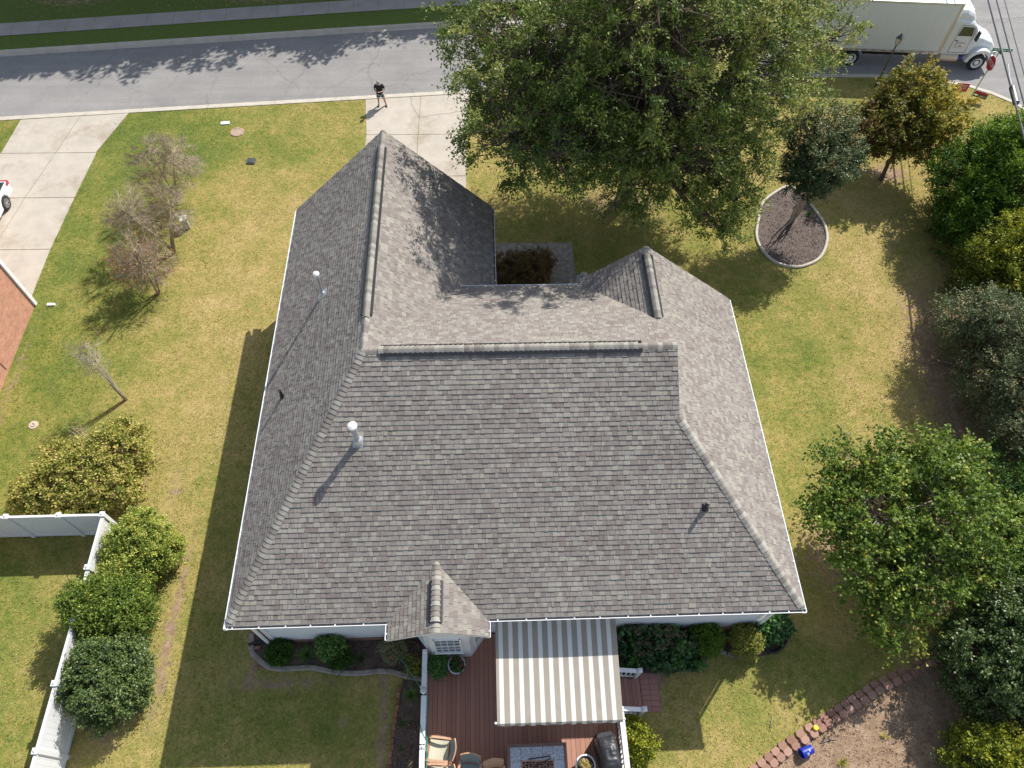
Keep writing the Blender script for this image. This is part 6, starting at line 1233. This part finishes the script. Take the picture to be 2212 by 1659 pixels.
bv_ = [hc+tilt @ Vector((0.085*math.cos(a), -0.10+0.0*a-0.085*abs(math.sin(a)), -0.004))*HS for a in np.linspace(math.pi, 2*math.pi, 9)]; bi_ = [hc+tilt @ Vector((0.088*math.cos(a), -0.09-0.02*abs(math.sin(a)), 0.004))*HS for a in np.linspace(math.pi, 2*math.pi, 9)]
mb.mesh(bv_+bi_, [(i, i+1, 10+i, 9+i) for i in range(8)]); mb.build('cap', M['capm'], pr, smooth=True)
mb = MB(); fc = Vector(hp(0, -0.15, 1.60))
mb.lathe((fc.x, fc.y-0.035, fc.z-0.06), [(0.012, 0), (0.045, 0.012), (0.055, 0.035), (0.04, 0.055), (0.01, 0.058)], 12); mb.build('beard', M['hair'], pr, smooth=True)
mb = MB(); nz = Vector(hp(0, -0.205, 1.60)); mb.tube([nz+Vector((0, 0.01, 0.02)), nz+Vector((0, -0.012, -0.012))], [0.007, 0.012], 6)
for s in (-1, 1): mb.lathe(hp(s*0.082, -0.10, 1.59), [(0.006, 0), (0.014, 0.012), (0.015, 0.04), (0.006, 0.052)], 8)
mb.build('nose_and_ears', M['skin'], pr, smooth=True)
mb = MB(); [mb.lathe(hp(s*0.032, -0.193, 1.615), [(0.003, 0), (0.010, 0.004), (0.003, 0.010)], 8) for s in (-1, 1)]; mb.obox(hp(-0.022, -0.198, 1.565), hp(0.022, -0.198, 1.565), 0.006, 0.006); mb.build('eyes_and_mouth', M['dark'], pr)
ct_ = empty('controller', hp(0, -0.35, 1.15), 'small dark handheld controller with a pale screen held in both hands', 'controller')
mb = MB(); q0 = hp(-0.095, -0.38, 1.15); q1 = hp(0.095, -0.32, 1.18); mb.box(q0, q1); bevel(mb.build('controller_body', M['black_plastic'], ct_), 0.008); mb = MB(); mb.box(hp(-0.05, -0.37, 1.181), hp(0.05, -0.33, 1.184)); mb.build('screen', M['lampglass'], ct_)

# ------------------------------------------------------------------ trees across the street (their crowns stand past the top of the frame; their shade falls on the road)
for i, (x, y, h, r_) in enumerate(((-20, 41.5, 10.5, 3.6), (-13.5, 42.0, 11.6, 4.0), (-7, 43.0, 12.0, 3.8), (-1.5, 43.6, 11.2, 3.4), (4.2, 44.2, 11.4, 3.6), (9.8, 45.0, 10.4, 3.2))):
    t = empty('street_tree', (x, y, 0), None, 'tree', 'trees across the street'); t['label'] = ['leftmost tree', 'second tree from the left', 'third tree from the left', 'fourth tree from the left', 'fifth tree from the left', 'rightmost tree'][i]+' in the row beyond the far pavement'
    OB = [(x, y, h-2.2, r_, r_, 2.3), (x-r_*0.5, y-r_*0.4, h-3.6, r_*0.7, r_*0.7, 1.8), (x+r_*0.6, y-0.6, h-3.4, r_*0.7, r_*0.7, 1.8), (x, y+1, h-4.2, r_*0.8, r_*0.8, 1.6), (x, y-1.2, h-5.0, r_*0.8, r_*0.7, 1.2)]
    _, c, k = foliage(t, OB, M['oakleaf'], 620, 6, 8, 0.8, (0.34, 0.17), 100+i, 0.3, 0.1, 0.2, (0.5, 0.15, 0.17), zmin=2.5); limbs(t, (x, y, 0), (x, y, 3.0), OB, c, k, 0.25, M['bark'], seed=100+i, twig=(0.03, 0.01))

# ------------------------------------------------------------------ standing grass blades over the lawn
rngg = np.random.default_rng(500); n_ = 680000
gx_ = rngg.uniform(-20.5, 38.0, n_); gy_ = rngg.uniform(-4.4, 31, n_)
yb_ = np.interp(gx_, [p[0] for p in NEAR], [p[1] for p in NEAR]); gg, dd = fields(gx_, gy_, True)
def inside(poly, x, y):
    r_ = np.zeros(len(x), bool); n = len(poly)
    for i in range(n):
        x0, y0 = poly[i]; x1, y1 = poly[(i+1) % n]
        c_ = ((y0 > y) != (y1 > y)) & (x < (x1-x0)*(y-y0)/((y1-y0) or 1e-9)+x0); r_ ^= c_
    return r_
jx_, jy_ = gx_.copy(), gy_.copy(); gx_ = gx_+rngg.normal(size=n_)*0.03; gy_ = gy_+rngg.normal(size=n_)*0.03
keep = (gy_ < yb_+0.0) & (rngg.random(n_) > dd*1.25-0.15)
keep &= ~((gx_ > 0.4) & (gx_ < 16.3) & (gy_ > 0.5) & (gy_ < 11.2)) & ~((gx_ > 0.4) & (gx_ < 7.6) & (gy_ > 10) & (gy_ < 16.2)) & ~((gx_ > 1.28) & (gx_ < 6.95) & (gy_ > 16)) & ~((gx_ > 5.35) & (gx_ < 12.4) & (gy_ < 0.6)) & ~((gx_ < -11.9) & (gy_ < 15.2))
drv = [(-17.4, 10), (-12.2, 10), (-12.25, 18.3), (-12.1, 21.7), (-11.9, 24.9), (-11.7, 26.8), (-11.3, 27.9), (-16.5, 27.5), (-16.7, 24.7), (-17.3, 18)]
for po in (drv, EDG+[(5.6, 0.9), (-0.3, 0.9)], B2, BED3[:-1], [(8.1, 12.1), (11.75, 12.1), (11.75, 18.4), (6.7, 18.4), (6.7, 17.1), (8.1, 17.1)], [(11.5, 0.7), (17.4, 0.7), (17.6, 0.1), (16.9, -0.35), (15.9, -0.42), (15.05, -0.2), (14.3, -0.75), (12.4, -0.8), (11.5, -2)], [(12.3, -2), (13.0, -2), (13.0, -0.7), (12.3, -0.7)]): keep &= ~inside(po, gx_, gy_)
gx_, gy_, gg = jx_[keep], jy_[keep], gg[keep]; m_ = len(gx_)
P = np.stack([gx_, gy_, np.full(m_, 0.0)], 1); D = np.stack([rngg.normal(size=m_)*0.8, rngg.normal(size=m_)*0.8, np.abs(rngg.normal(size=m_))*0.5+0.35], 1); N = rngg.normal(size=(m_, 3))*0.5+np.array([0, 0, 1])
def vnoise(x, y, sc, seed):
    g = np.random.default_rng(seed).random((512, 512)); u = (x+200)/sc; v = (y+200)/sc; i = np.floor(u).astype(int); j = np.floor(v).astype(int); a = u-i; b = v-j; a = a*a*(3-2*a); b = b*b*(3-2*b); G = lambda p, q: g[p % 512, q % 512]
    return G(i, j)*(1-a)*(1-b)+G(i+1, j)*a*(1-b)+G(i, j+1)*(1-a)*b+G(i+1, j+1)*a*b
low = 0.30*vnoise(gx_, gy_, 2.6, 1)+0.30*vnoise(gx_, gy_, 0.9, 2)+0.25*vnoise(gx_, gy_, 0.33, 3)+0.35*vnoise(gx_, gy_, 0.13, 4)
tn_ = 0.25+0.62*gg+1.6*(low-0.6)+0.05*np.sin(gx_*2*np.pi/1.9+0.6*np.sin(gy_*0.4))+rngg.normal(size=m_)*0.26
M['grassblade'] = LEAF('grass_blades', [(0, (0.67, 0.52, 0.26)), (0.3, (0.52, 0.42, 0.17)), (0.55, (0.335, 0.315, 0.09)), (0.8, (0.20, 0.255, 0.045)), (1, (0.13, 0.20, 0.038))], 0.32, 0.7, 0.15)
g_o = leaf_obj('grass', P, D, N, rngg.uniform(0.045, 0.095, m_)*(0.65+0.6*vnoise(gx_, gy_, 0.22, 5)), rngg.uniform(0.010, 0.020, m_), tn_, M['grassblade'], None); g_o['kind'] = 'stuff'; g_o['label'] = 'short patchy green and tan lawn grass'; g_o['category'] = 'grass'

# leaf litter, clods and chips on the bare soil and in the beds
rl = np.random.default_rng(600)
def scatter(name, label, polys, n, size, m, seed, z=0.012, dens=None):
    r_ = np.random.default_rng(seed); XS = []; YS = []
    for po in polys:
        a = np.array(po); x0, y0 = a.min(0); x1, y1 = a.max(0); k = int(n*((x1-x0)*(y1-y0))/sum((np.ptp(np.array(q)[:, 0])*np.ptp(np.array(q)[:, 1])) for q in polys)); x = r_.uniform(x0, x1, k); y = r_.uniform(y0, y1, k); i_ = inside(po, x, y); XS.append(x[i_]); YS.append(y[i_])
    x = np.concatenate(XS); y = np.concatenate(YS); k = r_.random(len(x)) < 0.25+0.9*vnoise(x, y, 0.5, seed); x, y = x[k], y[k]; n2_ = len(x)
    o = leaf_obj(name, np.stack([x, y, z+r_.random(n2_)*0.02], 1), np.stack([r_.normal(size=n2_), r_.normal(size=n2_), r_.normal(size=n2_)*0.25], 1), r_.normal(size=(n2_, 3))*0.5+np.array([0, 0, 1]), r_.uniform(0.4, 1.5, n2_)*size, r_.uniform(0.3, 1.0, n2_)*size*0.7, r_.random(n2_), m, None)
    o['kind'] = 'stuff'; o['label'] = label; o['category'] = 'ground litter'; return o
M['litter'] = LEAF('leaf_litter', [(0, (0.07, 0.045, 0.03)), (0.4, (0.22, 0.14, 0.09)), (0.8, (0.46, 0.31, 0.19)), (1, (0.64, 0.49, 0.31))], 0.05, 0.9, 0.1)
M['island'] = LEAF('island_mulch', [(0, (0.04, 0.032, 0.03)), (0.6, (0.12, 0.095, 0.082)), (0.93, (0.27, 0.22, 0.18)), (1, (0.5, 0.42, 0.35))], 0.0, 0.9, 0.1)
M['chip'] = LEAF('mulch_chips', [(0, (0.03, 0.02, 0.016)), (0.6, (0.10, 0.065, 0.05)), (0.9, (0.22, 0.15, 0.11)), (1, (0.45, 0.35, 0.26))], 0.0, 0.9, 0.1)
soil = [(15.9, -4.6), (16.2, -3.75), (17.9, -2.75), (19.5, -2.0), (21.4, -1.2), (23.7, -0.3), (25.5, -0.5), (25.5, -4.6)]
scatter('soil_litter', 'dry litter and clods strewn over the bare soil at lower right', [soil], 15000, 0.045, M['litter'], 601)
scatter('fallen_leaves', 'dry leaves and thin debris under the trees along the right boundary', [[(23.5, 0.5), (26.5, 0.5), (27.0, 14), (24.8, 14)], [(18.5, 1.2), (23.5, 0.2), (23.5, 6), (19, 5)], [(11.8, 18.6), (17.5, 18.6), (17.5, 23), (11.8, 23)]], 9000, 0.05, M['litter'], 602, 0.03)
scatter('mulch_chips', 'bark chips covering the flower beds around the house', [EDG+[(5.38, 0.5), (-0.3, 0.8)], B2, [(11.6, 0.5), (17.4, 0.5), (17.5, 0.1), (16.9, -0.3), (15.9, -0.38), (15.05, -0.2), (14.3, -0.7), (12.5, -0.7), (11.6, -0.8)]], 14000, 0.045, M['chip'], 603)
scatter('mulch_chips', 'bark chips filling the kerbed tree bed on the front lawn', [BED3[:-1]], 9000, 0.055, M['island'], 604, 0.016)

scatter('fallen_leaves', 'light and dark fallen leaves on the ground beyond the far pavement', [[(-20, 36.4), (5, 39.2), (5, 41.5), (-20, 39)]], 5000, 0.07, M['litter'], 605, 0.02)
